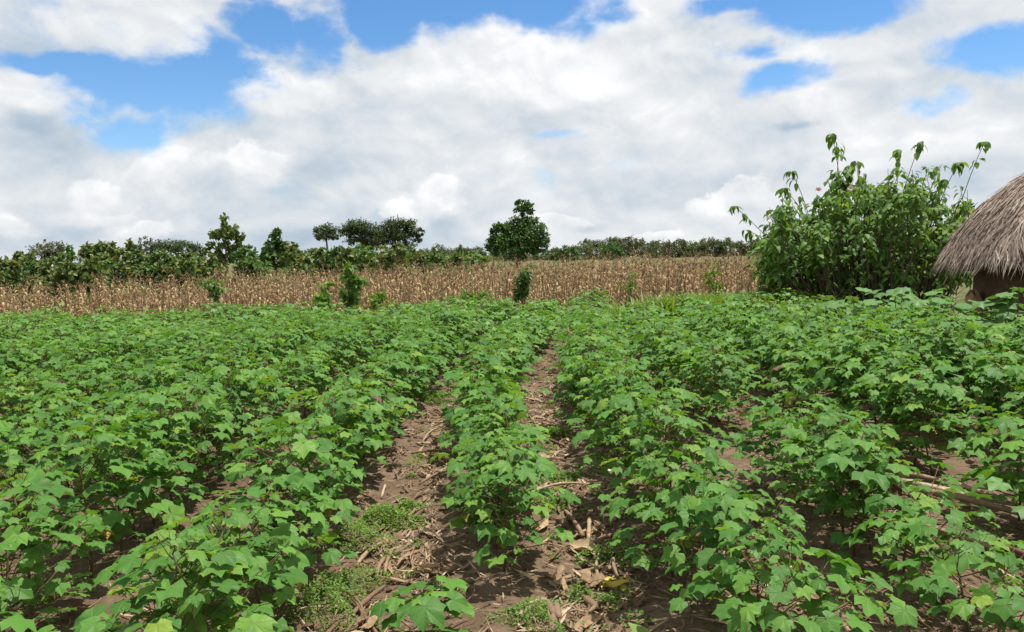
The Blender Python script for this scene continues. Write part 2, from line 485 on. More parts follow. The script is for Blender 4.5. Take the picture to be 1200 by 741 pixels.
def soil_material():
    m, nt = mat_base('soil')
    pos = N(nt, 'ShaderNodeNewGeometry').outputs['Position']
    n1 = NOISE(nt, pos, 1.7, 5.0, .6)
    n2 = NOISE(nt, pos, 22.0, 6.0, .7)
    n3 = NOISE(nt, pos, 130.0, 3.0, .7)
    col = MIX(nt, SS(nt, n1, .35, .68), (.19, .130, .085), (.295, .210, .142))
    col = MIX(nt, SS(nt, n2, .35, .7), MIX(nt, 1.0, col, (.66, .62, .60), 'MULTIPLY'), col)
    st = SS(nt, n3, .60, .70)
    col = MIX(nt, MA(nt, 'MULTIPLY', st, .5), col, (.38, .28, .19))
    sp = N(nt, 'ShaderNodeSeparateXYZ', {0: pos})
    far = SS(nt, sp.outputs[1], 16.5, 19.0)
    col = MIX(nt, far, col, MIX(nt, SS(nt, n1, .4, .6), (.08, .09, .035), (.15, .13, .06)))
    h = MA(nt, 'ADD', MA(nt, 'MULTIPLY', n2, 1.0), MA(nt, 'MULTIPLY', n3, .35))
    bp = N(nt, 'ShaderNodeBump', {'Height': h, 'Strength': 1.0, 'Distance': .035}).outputs[0]
    p = N(nt, 'ShaderNodeBsdfPrincipled', {'Base Color': col, 'Roughness': .95, 'Specular IOR Level': .15, 'Normal': bp})
    N(nt, 'ShaderNodeOutputMaterial', {'Surface': p.outputs[0]})
    return m


M['soil'] = soil_material()

# ------------------------------------------------------------------ ground
ROWS = [-0.12, 0.86, 1.84] + [2.95 + .98 * i for i in range(10)] + [-1.12 - .97 * i for i in range(16)]
GAPS = [-0.62, 0.37, 1.36, 2.42]


def bend(y):
    """the rows swing gently to the left and then to the right as they go away"""
    return float(np.interp(y, [3, 5, 7, 9, 11, 13, 17, 19], [0, -.05, -.12, -.02, .18, .42, .90, 1.1]))


def gh(x, y):
    """height of the soil"""
    f = max(0.0, min(1.0, (18.5 - y) / 2.0)) * max(0.0, min(1.0, (20 - abs(x)) / 3))
    if f <= 0: return 0.0
    h = .035 * math.cos((x - bend(y) + .12) / .98 * 2 * math.pi)
    h += .035 * mnoise.noise((x * 2.1, y * 2.1, 3.3)) + .016 * mnoise.noise((x * 7.3, y * 7.3, 1.1)) + .007 * mnoise.noise((x * 19, y * 19, 5.1))
    return h * f


def graded(lo, hi, step, ends):
    a = list(np.arange(lo, hi + 1e-6, step))
    s = step; x = hi
    while x < ends[1]:
        s *= 1.35; x += s; a.append(x)
    s = step; x = lo
    while x > ends[0]:
        s *= 1.35; x -= s; a.insert(0, x)
    return np.array(a)


gx = graded(-5.5, 5.5, .05, (-4000, 4000))
gy = graded(2.2, 10.0, .05, (-300, 6000))
GX, GY = np.meshgrid(gx, gy)
Z = np.array([gh(float(x), float(y)) for x, y in zip(GX.ravel(), GY.ravel())])
nx, ny = len(gx), len(gy)
idx = np.arange(nx * ny).reshape(ny, nx)
a, b, c, d = idx[:-1, :-1].ravel(), idx[:-1, 1:].ravel(), idx[1:, 1:].ravel(), idx[1:, :-1].ravel()
gr = G().add(np.stack([GX.ravel(), GY.ravel(), Z], 1), np.concatenate([np.stack([a, b, c], 1), np.stack([a, c, d], 1)]))
tag(gr.build('ground', M['soil']), 'brown bare soil of the field, ridged along the crop rows', 'ground', kind='structure')

HUT = Vector((9.20, 12.6, 0.0))
BUSH = Vector((7.75, 17.3, 0.0))

# ------------------------------------------------------------------ cotton
LEAF_MESH = [G().add(*t).mesh('leaf', M['cotton']) for t in LEAF_HI]
LEAF_YOUNG = [G().add(*t).mesh('leaf', M['cotton_young']) for t in LEAF_HI[:3]]
LEAF_YEL = G().add(*LEAF_HI[1]).mesh('leaf', M['cotton_yellow'])
LEAF_RED = G().add(*LEAF_HI[3]).mesh('leaf', M['cotton_red'])


def plant_shape(rg, h, spread, leafr=.078, dens=1.0):
    """stem pieces and leaf frames of one cotton plant, base at the origin"""
    g = G()
    lean = rg.normal(0, .05, 2) * h / .5
    top = np.array([lean[0], lean[1], h])
    axis = curve((0, 0, -.04), top, (rg.normal(0, .02), rg.normal(0, .02), 0), 5)
    g.add(*tube(axis, np.linspace(.0075, .003, 5), 5))
    tip, nor, loc, siz, yng = [], [], [], [], []
    n = int(max(6, h / .0225 * dens))
    a0 = rg.uniform(0, 6.28)
    for i in range(n):
        t = .16 + .84 * (i + rg.uniform(-.3, .3)) / (n - 1)
        t = min(1.0, max(.12, t))
        p0 = np.array([lean[0] * t, lean[1] * t, h * t])
        ang = a0 + i * 2.4 + rg.normal(0, .3)
        prof = (.62 + .38 * math.sin(min(1, t / .45) * 1.57)) if t < .45 else (1 - .80 * ((t - .45) / .55) ** 1.25)
        L = spread * prof * rg.uniform(.55, 1.12)
        el = R(12 + 38 * t + rg.normal(0, 9))
        od = np.array([math.cos(ang), math.sin(ang), 0])
        p1 = p0 + od * L * math.cos(el) + np.array([0, 0, L * math.sin(el)])
        br = curve(p0, p1, (0, 0, -.03 * L / .3), 4)
        g.add(*tube(br, np.linspace(.0032, .0014, 4), 3))
        nl = 1 + (L > .12) + (L > .18) + (L > .25)
        for k in range(nl):
            if k == 0:
                q = p1; o = od
            else:
                s = 1 - k / (nl + .35) + rg.uniform(-.08, .08)
                b0 = p0 + (p1 - p0) * s
                sa = ang + rg.choice([-1, 1]) * rg.uniform(.7, 1.5)
                o = np.array([math.cos(sa), math.sin(sa), 0])
                q = b0 + o * rg.uniform(.05, .10) + np.array([0, 0, rg.uniform(.01, .07)])
                g.add(*tube(np.array([b0, (b0 + q) / 2 + (0, 0, .01), q]), (.0018, .0015, .0012), 3))
            tilt = rg.normal(.42, .28)
            nv = np.array([0, 0, 1.0]) + o * math.tan(max(-.3, min(1.1, tilt))) + rg.normal(0, .22, 3)
            tv = o + np.array([rg.normal(0, .35), rg.normal(0, .35), -.25])
            tip.append(tv); nor.append(nv); loc.append(q)
            s = leafr * rg.uniform(.48, 1.2) * (1.0 if t < .8 else .82 if t < .93 else .55)
            siz.append(s); yng.append(t > .93 and rg.random() < .7)
    return g, frames(np.array(tip), np.array(nor)), np.array(loc), np.array(siz), np.array(yng)


ORD = ['', 'second', 'third', 'fourth', 'fifth', 'sixth', 'seventh', 'eighth', 'ninth', 'tenth', 'eleventh', 'twelfth', 'thirteenth', 'fourteenth', 'fifteenth', 'sixteenth', 'seventeenth', 'eighteenth', 'nineteenth', 'twentieth'] + ['twenty ' + w for w in ('first', 'second', 'third', 'fourth', 'fifth', 'sixth', 'seventh', 'eighth', 'ninth')] + ['thirtieth']


def row_words(x):
    if abs(x + .12) < .01: return 'in the middle row between the two littered bare strips'
    if abs(x - .86) < .01: return 'in the row right of the middle row'
    if abs(x - 1.84) < .01: return 'in the second row right of the middle row'
    if x > 0: return 'in the %s row right of the middle row' % ORD[round((x - 2.95) / .98) + 3 - 0 - 0]
    k = round((-1.12 - x) / .97) + 1
    return 'in the row left of the middle row' if k == 1 else 'in the %s row left of the middle row' % ORD[k - 1 + 0]


def clear_of(x, y):
    if (x - HUT.x) ** 2 + (y - HUT.y) ** 2 < 2.5 ** 2: return False
    if (x - BUSH.x) ** 2 + (y - BUSH.y) ** 2 < 2.1 ** 2: return False
    for (qx, qy) in SQUASH_AT:
        if (x - qx) ** 2 + (y - qy) ** 2 < .55 ** 2: return False
    return y < 17.2 - (.0 if x < 4.8 else (x - 4.8) * .35)


SQUASH_PX = [(1192, 347, 9.6, 20), (1150, 355, 10.0, 16), (1103, 345, 10.6, 20), (1055, 343, 11.4, 18), (1010, 348, 12.2, 16), (965, 360, 12.9, 11), (1180, 375, 9.2, 12)]
SQUASH_AT = [(at(a, b, c).x, c) for a, b, c, d in SQUASH_PX]
START = {-0.12: 3.72, .86: 2.45, 1.84: 2.75}
specs = []
for x in ROWS:
    y = START.get(x, 2.5)
    if x < -1: y = 2.35
    if x > 2: y = 3.6
    y += random.uniform(0, .1)
    while y < 17.3:
        xx = x + bend(y) + random.gauss(0, .045) + .06 * mnoise.noise((x, y * .4, 0))
        hh = .52 if -.5 < x < .5 else .56 if x < 1.2 and x > 0 else .57 if x < 0 else .62
        if x > 1.5: hh = .60 + min(.12, .05 * (x - 1.5)) - max(0, min(.16, (y - 8) * .05))
        hh *= 1 + .26 * mnoise.noise((x * .9, y * .55, 9.0)) + random.gauss(0, .12)
        sp = .385 if -.5 < x < .5 else .43 if x < 1.2 and x > 0 else .50 if x < -1.5 else .44 if x < 0 else .49
        if x == -1.12 and y < 6: sp = .40
        if y > 6.5: sp *= 1 + .05 * (y - 6.5)
        if x < -4: hh *= .92
        if x == 1.84 and y < 3.6: hh *= .55
        if x > 2 and y < 4.6: hh *= .7
        skip = random.random() < (.05 if y < 9 else .03)
        if mnoise.noise((x * 1.3, y * .8, 21.0)) > .52: skip = True
        if x == 1.84 and y < 5.2 and random.random() < .2: skip = True
        if 2.9 < x < 3.0 and 4.65 < y < 5.2: skip = True
        if not skip and clear_of(xx, y):
            q = to_px((xx, y, hh))
            if q and -230 < q[0] < 1430 and q[1] < 1150:
                specs.append((xx, y, hh, sp, x, q))
        y += random.uniform(.22, .31)
specs.append((1.70, 3.78, .66, .27, 1.84, (1005, 560)))


def in_frame(s):
    q = s[5]; r = 500 / s[1] * .5
    return -r < q[0] < 1200 + r and q[1] < 760 + r * .6


seen = sorted([s for s in specs if in_frame(s)], key=lambda s: s[1] ** 2 + s[0] ** 2)
NEAR = 300
near, rest = seen[:NEAR], seen[NEAR:] + [s for s in specs if not in_frame(s)]
DETAIL_D = 8.6
near_roots = []
row_n = {}
for i, (x, y, h, sp, row, q) in enumerate(near):
    rg = np.random.default_rng(1000 + i)
    dist = math.hypot(x, y)
    g, Mx, Lc, Sz, Yg = plant_shape(rg, h, sp, .067 if row < 2 else .075)
    w = row_words(row)
    row_n[row] = k = row_n.get(row, 0) + 1
    w2 = w.replace('in the ', 'of the ', 1).replace(' between the two littered bare strips', '')
    lab = ('nearest cotton plant ' + w2) if k == 1 else (ORD[k - 1] + ' cotton plant from the near end ' + w2) if k <= 17 else 'leafy green cotton plant farther back ' + w
    root = thing('cotton_plant', (x, y, gh(x, y)), lab, 'cotton plant', 'cotton plants ' + w)
    g.build('stem', M['stem'], root)
    near_roots.append((root, x, y, h))
    if dist < DETAIL_D:
        for k in range(len(Lc)):
            u = rg.random()
            me = LEAF_YOUNG[k % 3] if Yg[k] else LEAF_MESH[int(rg.integers(0, 8))]
            lab = None
            if not Yg[k] and Lc[k][2] < .45 * h and u < .035:
                me, lab = LEAF_YEL, 'yellowing leaf'
            elif u > .997:
                me, lab = LEAF_RED, 'dark red leaf'
            o = link('leaf', me, root)
            o.matrix_basis = Matrix.Translation(Lc[k]) @ Matrix(Mx[k].tolist()).to_4x4() @ Matrix.Scale(float(Sz[k]), 4)
            if lab: o['label'] = lab
    else:
        f = G()
        var = rg.integers(0, 8, len(Lc))
        for v in range(8):
            s = var == v
            if s.any(): scatter(f, LEAF_HI[v], Mx[s], Sz[s], Lc[s])
        o = f.build('foliage', M['cotton'], root)
        o['kind'] = 'stuff'

# the rest of the field: one mass
f = G(); st = G()
protos = [plant_shape(np.random.default_rng(50 + i), .56, .36, .074, 1.1) for i in range(14)]
for i, (x, y, h, sp, row, q) in enumerate(rest):
    g, Mx, Lc, Sz, Yg = protos[i % 14]
    a = RNG.uniform(0, 6.28); Rz = np.array([[math.cos(a), -math.sin(a), 0], [math.sin(a), math.cos(a), 0], [0, 0, 1]])
    sc = np.array([sp / .36, sp / .36, h / .56])
    L2 = (Lc * sc) @ Rz.T + np.array([x, y, gh(x, y)])
    M2 = np.einsum('ij,kjl->kil', Rz, Mx)
    var = RNG.integers(0, 3, len(L2))
    for v in range(3):
        s = var == v
        scatter(f, LEAF_LO[v], M2[s], Sz[s], L2[s])
    V = np.concatenate(g.V); F = np.concatenate(g.F)
    st.add((V * sc) @ Rz.T + np.array([x, y, gh(x, y)]), F)
cf = f.build('cotton_field', M['cotton_far'])
tag(cf, 'dense green cotton foliage filling the back of the field up to the dry maize', 'cotton crop', kind='stuff')
so = st.build('stems', M['stem'], cf)
so['kind'] = 'stuff'


# flowers on the near plants
def petals(g, n, r, up, rg, closed=False):
    tp = blade(.8, 3, .25, .15, .25, .12, .6)
    k = np.arange(n) / n * 6.283 + rg.uniform(0, 1)
    out = np.stack([np.cos(k), np.sin(k), np.full(n, up)], 1)
    nor = np.stack([-np.cos(k) * up, -np.sin(k) * up, np.ones(n)], 1)
    scatter(g, tp, frames(out, nor), np.full(n, r), np.zeros((n, 3)))


def add_flower(px, py, Y, mat, lab, r=.032, up=1.2):
    p = at(px, py, Y)
    root, x, y, h = min(near_roots, key=lambda t: (t[1] - p.x) ** 2 + (t[2] - p.y) ** 2)
    g = G(); petals(g, 5, r, up, np.random.default_rng(int(px)))
    V, F, U = tube(curve((0, 0, -.10), (0, 0, 0), (.01, 0, 0), 3), .002, 3)
    o = g.build('flower', mat, root)
    o.location = p - root.location
    stalk = G().add(*tube(curve((0, 0, 0), Vector((x, y, h * .6)) - p + Vector((0, 0, gh(x, y))), (0, 0, -.02), 4), .0018, 3)).build('flower_stalk', M['green_stem'], o)
    o['label'] = lab


add_flower(716, 556, 4.25, M['petal_white'], 'cream white open flower', .034, 2.2)
add_flower(1006, 640, 3.72, M['petal_pink'], 'closed pink flower', .034, 4)
add_flower(750, 500, 5.0, M['petal_white'], 'cream white open flower', .03, 2.0)
add_flower(980, 487, 5.6, M['petal_white'], 'cream white open flower', .03, 2.0)
add_flower(1145, 470, 5.9, M['petal_pink'], 'closed pink flower', .03, 4)
add_flower(440, 482, 5.3, M['petal_white'], 'cream white open flower', .028)

# young plant alone at the bottom edge
p = at(497, 735, 3.02)
rg = np.random.default_rng(77)
root = thing('cotton_seedling', (p.x, 3.02, gh(p.x, 3.02)), 'small young cotton plant with few broad leaves standing alone before the middle row', 'cotton plant')
g, Mx, Lc, Sz, Yg = plant_shape(rg, .22, .20, .098, 1.3)
g.build('stem', M['stem'], root)
for k in range(len(Lc)):
    o = link('leaf', LEAF_MESH[k % 8], root)
    o.matrix_basis = Matrix.Translation(Lc[k]) @ Matrix(Mx[k].tolist()).to_4x4() @ Matrix.Scale(float(Sz[k]), 4)
# pale rosette at the foot of the right-hand row
p = at(762, 722, 3.0)
root = thing('rosette_weed', (p.x, 3.0, gh(p.x, 3.0)), 'pale yellow green broad leaved weed at the lower edge right of the second bare strip', 'weed')
tpb = blade(.52, 4, .15, .22, .05, .1, .5)
wm = G().add(*tpb).mesh('leaf', M['green_husk'])
for k in range(9):
    a = k * 2.4; e = rg.uniform(.4, 1.5)
    fr = frames(np.array([[math.cos(a), math.sin(a), e]]), np.array([[-math.cos(a) * e, -math.sin(a) * e, 1.0]]))[0]
    o = link('leaf', wm, root)
    o.matrix_basis = Matrix.Translation((0, 0, .005)) @ Matrix(fr.tolist()).to_4x4() @ Matrix.Scale(float(rg.uniform(.09, .15)), 4)

# ------------------------------------------------------------------ litter between the rows
def strip(length, width, rg, bend=.12, n=5):
    """a curled dry leaf lying along +x"""
    t = np.linspace(0, 1, n + 1)
    ang = rg.normal(0, .5)
    y = bend * length * np.sin(t * 3.1) * rg.normal(0, 1)
    z = .008 + .25 * width * np.abs(np.sin(t * 5 + rg.uniform(0, 6))) + rg.uniform(0, .25) * length * (t ** 3) * rg.random()
    w = width * .5 * np.clip(np.sin(np.pi * (t * .92 + .08)), .12, 1)
    tw = rg.normal(0, .6) * t + rg.normal(0, .3)
    V, U = [], []
    for i in range(n + 1):
        for s in (-1, 0, 1):
            V.append((t[i] * length - length / 2, y[i] + s * w[i] * math.cos(tw[i]), z[i] + s * w[i] * math.sin(tw[i]) + abs(s) * w[i] * .35 + abs(math.sin(tw[i])) * w[i]))
            U.append((t[i], .5 + .5 * s))
    F = []
    for i in range(n):
        a = 3 * i
        for s in (0, 1): F += [(a + s, a + s + 3, a + s + 4), (a + s, a + s + 4, a + s + 1)]
    return np.array(V), np.array(F), np.array(U)


def rot(V, a):
    c, s = math.cos(a), math.sin(a)
    return V @ np.array([[c, s, 0], [-s, c, 0], [0, 0, 1]])


lit = G()
for i in range(15000):
    gx_ = GAPS[random.choice([0, 0, 1, 1, 1, 2, 3, 3])]
    y = 2.6 + 11 * random.random() ** 1.6
    x = gx_ + bend(y) + random.gauss(0, .20)
    if mnoise.noise((x * 2.2, y * 1.6, 4.0)) < (-.10 if gx_ == GAPS[1] else .0) and random.random() < .86: continue
    L = random.uniform(.03, .16); a = random.uniform(0, 3.14) if random.random() < .5 else random.gauss(1.5, .5)
    V, F, U = strip(L, random.uniform(.003, .014) if random.random() < .8 else random.uniform(.012, .028), RNG, .1, 3)
    V = rot(V, a) + np.array([x, y, gh(x, y) + random.uniform(0, .012)])
    lit.add(V, F, U)
for i in range(5000):                                # thinner litter under the rows on both sides
    y = 2.6 + 9 * random.random() ** 1.4
    x = random.uniform(-.75 * y - .5, .75 * y + .5)
    V, F, U = strip(random.uniform(.04, .16), random.uniform(.004, .012), RNG, .1, 3)
    lit.add(rot(V, random.uniform(0, 3.14)) + np.array([x, y, gh(x, y) + .003]), F, U)
tag(lit.build('straw_litter', M['straw']), 'broken bits of dry straw and maize leaf strewn over the soil', 'straw litter', kind='stuff')

cl = G()
ico = np.array([(0, 0, 1), (.89, 0, .45), (.28, .85, .45), (-.72, .53, .45), (-.72, -.53, .45), (.28, -.85, .45), (.72, .53, -.45), (-.28, .85, -.45), (-.89, 0, -.45), (-.28, -.85, -.45), (.72, -.53, -.45), (0, 0, -1)])
icf = np.array([(0, 1, 2), (0, 2, 3), (0, 3, 4), (0, 4, 5), (0, 5, 1), (1, 6, 2), (2, 7, 3), (3, 8, 4), (4, 9, 5), (5, 10, 1), (6, 7, 2), (7, 8, 3), (8, 9, 4), (9, 10, 5), (10, 6, 1), (11, 7, 6), (11, 8, 7), (11, 9, 8), (11, 10, 9), (11, 6, 10)])
for i in range(5500):
    y = 2.5 + 7.5 * random.random() ** 1.3
    x = random.choice(GAPS) + bend(y) + random.gauss(0, .24)
    r = .004 + .026 * random.random() ** 4
    cl.add((ico + RNG.normal(0, .16, ico.shape)) * r * np.array([1, 1, .65]) + np.array([x, y, gh(x, y) + r * .25]), icf)
tag(cl.build('soil_crumbs', M['soil'], smooth=False), 'small crumbs and clods of brown soil on the bare strips', 'soil crumbs', kind='stuff')

GAPW = ['on the bare strip left of the middle row', 'on the littered bare strip right of the middle row', 'on the second bare strip right of the middle row', 'on the shaded strip before the tall right-hand cotton']


def stalk_geo(L, r, rg):
    pts = curve((-L / 2, 0, r), (L / 2, 0, r + rg.uniform(0, .02)), (0, rg.normal(0, .04) * L, rg.uniform(0, .03)), 9)
    rad = np.full(9, r); rad[[2, 5]] *= 1.35; rad[-1] *= .6
    return G().add(*tube(pts, rad, 6))


def lie(name, geo, mat, p, a, label, cat, group=None, tilt=0.0):
    o = geo.build(name, mat)
    o.location = (p[0], p[1], gh(p[0], p[1]) + .004)
    o.rotation_euler = (0, tilt, a)
    return tag(o, label, cat, group)


for gi, n, in ((0, 40), (1, 52), (2, 12), (3, 12)):
    for k in range(n):
        rg = np.random.default_rng(300 + gi * 50 + k)
        y = 3.0 + 6.0 * (k / n) ** 1.3 + rg.uniform(-.1, .1)
        x = GAPS[gi] + bend(y) + rg.normal(0, .13)
        t = rg.random()
        if t < .45:
            lie('dry_stalk', stalk_geo(rg.uniform(.18, .5), rg.uniform(.006, .011), rg), M['straw'], (x, y), rg.normal(1.4, .6),
                'dry brown maize stalk lying ' + GAPW[gi], 'dry stalk', 'dry stalks ' + GAPW[gi])
        else:
            L = rg.uniform(.12, .34)
            g = G(); g.add(*strip(L, rg.uniform(.018, .045), rg, .12, 6))
            lie('dry_leaf', g, M['husk'], (x, y), rg.uniform(0, 3.1), 'curled dry maize leaf lying ' + GAPW[gi], 'dry leaf', 'dry leaves ' + GAPW[gi])


def ground_at(px, py):
    d = CAM_M.to_3x3() @ Vector(((px - 600) / FPX, -(py - 370.5) / FPX, -1))
    k = CAM_H / -d.z
    return d.x * k, d.y * k


def husk_geo(L, w, rg, n=3):
    """crumpled, split husk leaves fanning from one end"""
    g = G()
    for i in range(n):
        V, F, U = blade(w / L * rg.uniform(.6, 1.1), 8, rg.uniform(-.25, .1), rg.uniform(-.1, .35), .02, .35 * w / L, rg.uniform(.35, .6))
        V = V * L * rg.uniform(.75, 1.1)
        V[:, 1] += .02 * np.sin(V[:, 0] / L * 5 + rg.uniform(0, 6)) * rg.normal(0, 1)
        V[:, 2] += rg.normal(0, .05 * w, len(V)) + .012 * np.sin(V[:, 0] / L * 9 + rg.uniform(0, 6))
        V = V @ np.array(Matrix.Rotation(rg.normal(0, .45), 3, 'X').transposed())
        V[:, 2] -= V[:, 2].min()
        g.add(rot(V, rg.normal(0, .32)) + np.array([-L / 2, rg.normal(0, .015), .006 + .008 * i]), F, U)
    return g


rg = np.random.default_rng(5)
lie('maize_husk', husk_geo(.20, .075, rg), M['husk'], ground_at(687, 640), -.7, 'large curled pale maize husk beside the dark weed in the second strip', 'maize husk')
lie('maize_husk', husk_geo(.15, .07, rg, 2), M['husk'], ground_at(652, 680), .5, 'round cupped brown maize husk left of the yellow husk', 'maize husk')
lie('maize_husk', husk_geo(.14, .07, rg, 2), M['husk'], ground_at(689, 680), 1.3, 'cupped brown maize husk standing between round husk and yellow husk', 'maize husk')
lie('maize_husk', husk_geo(.15, .045, rg, 3), M['yellow_husk'], ground_at(722, 684), .05, 'bright yellow maize husk lying at the right edge of the littered strip', 'maize husk')
lie('maize_husk', husk_geo(.17, .035, rg, 2), M['green_husk'], ground_at(697, 655), 2.0, 'narrow yellow green maize husk beside the dark weed', 'maize husk')
lie('maize_husk', husk_geo(.22, .055, rg, 3), M['husk'], ground_at(438, 728), 1.3, 'torn pale maize husk at the bottom edge near the young cotton plant', 'maize husk')
lie('maize_husk', husk_geo(.20, .06, rg, 3), M['husk'], ground_at(508, 672), -.2, 'pale maize husk lying beside the near end of the middle row', 'maize husk')
lie('maize_husk', husk_geo(.18, .06, rg, 2), M['husk'], ground_at(90, 735), .6, 'pale husk under the nearest leaves in the lower left corner', 'maize husk')


def cob(p, a, lab):
    g = G()
    L, n, s = .15, 9, 9
    t = np.linspace(0, 1, n)
    rad = .019 * np.clip(np.sin(np.pi * (t * .86 + .12)), .2, 1) ** .6 * (1 + .07 * (np.arange(n) % 2))
    g.add(*tube(np.stack([t * L - L / 2, 0 * t, 0 * t + .017], 1), rad, s))
    lie('maize_cob', g, M['cob'], p, a, lab, 'maize cob')


cob(ground_at(690, 706), 2.0, 'bare brown maize cob lying in the middle of the littered strip')
cob(ground_at(653, 722), 1.6, 'bare maize cob next to another at the near end of the littered strip')
cob(ground_at(645, 719), 1.75, 'left one of two bare cobs side by side at the near end')
cob(ground_at(648, 738), 1.5, 'bare maize cob at the very bottom edge below the two side by side')
for k, (px, py, L, a) in enumerate([(457, 655, .36, 1.58), (436, 648, .34, 1.25), (448, 660, .26, 1.50)]):
    lie('dry_stalk', stalk_geo(L, .010, rg), M['husk'], ground_at(px, py), a, ['long pale maize stalk pointing away, rightmost of three below the green weeds', 'leaning pale stalk, leftmost of three below the green weeds', 'short pale stalk between two longer ones below the green weeds'][k], 'dry stalk')
lie('dry_stalk', stalk_geo(.42, .013, rg), M['husk'], ground_at(672, 612), 1.75, 'thick pale maize stalk leading to the large curled husk', 'dry stalk')
lie('dry_stalk', stalk_geo(.34, .012, rg), M['husk'], ground_at(690, 618), 1.45, 'thick pale maize stalk just right of another one above the large husk', 'dry stalk')
lie('dry_stalk', stalk_geo(.5, .014, rg), M['husk'], ground_at(528, 545), 2.2, 'thick forked dry root and stalk on the left bare strip half way up', 'dry stalk')
lie('dry_stalk', stalk_geo(.5, .009, rg), M['straw'], ground_at(516, 535), 2.9, 'thin dry stalk crossing the forked stalk on the left bare strip', 'dry stalk')
# bundle of stalks on the right
for k in range(8):
    px, py = 1108 + [0, 14, -10, 22, -58, -40, 40, -75][k], 588 + [0, 6, -4, 20, 52, 40, 60, 34][k]
    x, y = ground_at(px, py)
    o = lie('dry_stalk', stalk_geo(rg.uniform(.65, 1.0), rg.uniform(.011, .017), rg), M['straw'], (x, y), -1.12 + rg.normal(0, .09),
            'thick dry stalk in the pile lying under the right-hand cotton rows', 'dry stalk', 'stalks piled under the right-hand cotton rows')
    o.location.z += .03 + .012 * (k % 4)
# dry stalk upright in the row
p = at(667, 420, 9.0)
root = thing('standing_dry_stalk', (p.x, 9.0, gh(p.x, 9.0)), 'thin pale dry stalk standing upright above the cotton right of centre', 'dry stalk')
G().add(*tube(curve((0, 0, -.03), (-.01, 0, p.z + .36), (.015, 0, 0), 6), np.linspace(.012, .008, 6), 6)).build('stem', M['husk'], root)
g = G()
for k in range(4):
    V, F, U = strip(.16, .03, rg, .1, 4)
    scatter(g, (V, F, U), frames(np.array([[math.cos(k * 1.7), math.sin(k * 1.7), -.6]]), np.array([[0, 0, 1.]])), [1], [(0, 0, p.z + .30 - .07 * k)])
g.build('dry_leaves', M['husk'], root)


# weeds
def weed_geo(r, h, n, rg, leaf=.016):
    g = G()
    a = rg.uniform(0, 6.28, n); q = r * np.sqrt(rg.random(n))
    lump = 1 + .35 * np.sin(a * 3 + rg.uniform(0, 6)) 
    x, y = q * np.cos(a) * lump, q * np.sin(a) * lump
    z = h * (1 - (q / r) ** 2) * rg.uniform(.25, 1.05, n) + .006
    tipv = np.stack([np.cos(a * 7), np.sin(a * 7), rg.uniform(-.2, .8, n)], 1)
    nor = np.stack([rg.normal(0, .5, n), rg.normal(0, .5, n), np.ones(n)], 1)
    scatter(g, QUAD, frames(tipv, nor), leaf * rg.uniform(.6, 1.5, n), np.stack([x, y, z], 1))
    return g


WEEDS = [(372, 722, .19, .14, 'bright green mound of tiny leaved weed at the bottom edge of the left strip'),
         (402, 690, .20, .10, 'low green weed patch just above the bright mound in the left strip'),
         (415, 640, .20, .11, 'green weed patch half in shade left of three pale stalks'),
         (450, 608, .22, .11, 'green weed clump on the left strip under the cotton edge'),
         (478, 590, .10, .06, 'small weed clump at the upper right of the left strip weeds'),
         (676, 700, .07, .07, 'little green weed sprouting amid husks on the second strip'),
         (722, 652, .17, .10, 'dark shaded weed clump under the right-hand row beside husks'),
         (665, 560, .17, .07, 'grassy weed patch across the second strip half way up'),
         (648, 592, .13, .06, 'weed tuft against the middle row on the second strip'),
         (712, 703, .07, .05, 'small weed tuft right of the cob on the second strip'),
         (617, 733, .15, .07, 'green weed at the bottom edge before the middle row'),
         (40, 712, .25, .12, 'dark green weed mat under leaves in the lower left corner'),
         (650, 510, .16, .08, 'weed clump on the second strip farther up'),
         (505, 470, .22, .09, 'weed clump in the far part of the left strip')]
for i, (px, py, r, h, lab) in enumerate(WEEDS):
    x, y = ground_at(px, py)
    rg = np.random.default_rng(900 + i)
    root = thing('weed_clump', (x, y, gh(x, y)), lab, 'weed')
    o = weed_geo(r, h, int(44000 * r * r) + 250, rg, .0115 if y < 4.6 else .017).build('foliage', M['weed'], root); o['kind'] = 'stuff'
    g = G()
    for k in range(10):
        a = rg.uniform(0, 6.28); q = r * rg.uniform(.2, .9)
        g.add(*tube(curve((0, 0, -.01), (q * math.cos(a), q * math.sin(a), h * .5 * (1 - (q / r) ** 2) + .01), (0, 0, .02), 4), .0022, 3))
    g.build('stems', M['green_stem'], root)
lw = G()
for i in range(240):
    y = 2.7 + 11 * random.random() ** 1.3
    x = random.choice([-.72, -.62, .28, .45, 1.3, 2.4]) + bend(y) + random.gauss(0, .17)
    n = random.randint(20, 110); r = random.uniform(.025, .09)
    g = weed_geo(r, r * .8, n, RNG, .014)
    for V, F, U in zip(g.V, g.F, g.U):
        lw.add(V + np.array([x, y, gh(x, y)]), F, U)
tag(lw.build('low_weeds', M['weed']), 'sparse tiny green weeds scattered over the bare strips', 'weeds', kind='stuff')

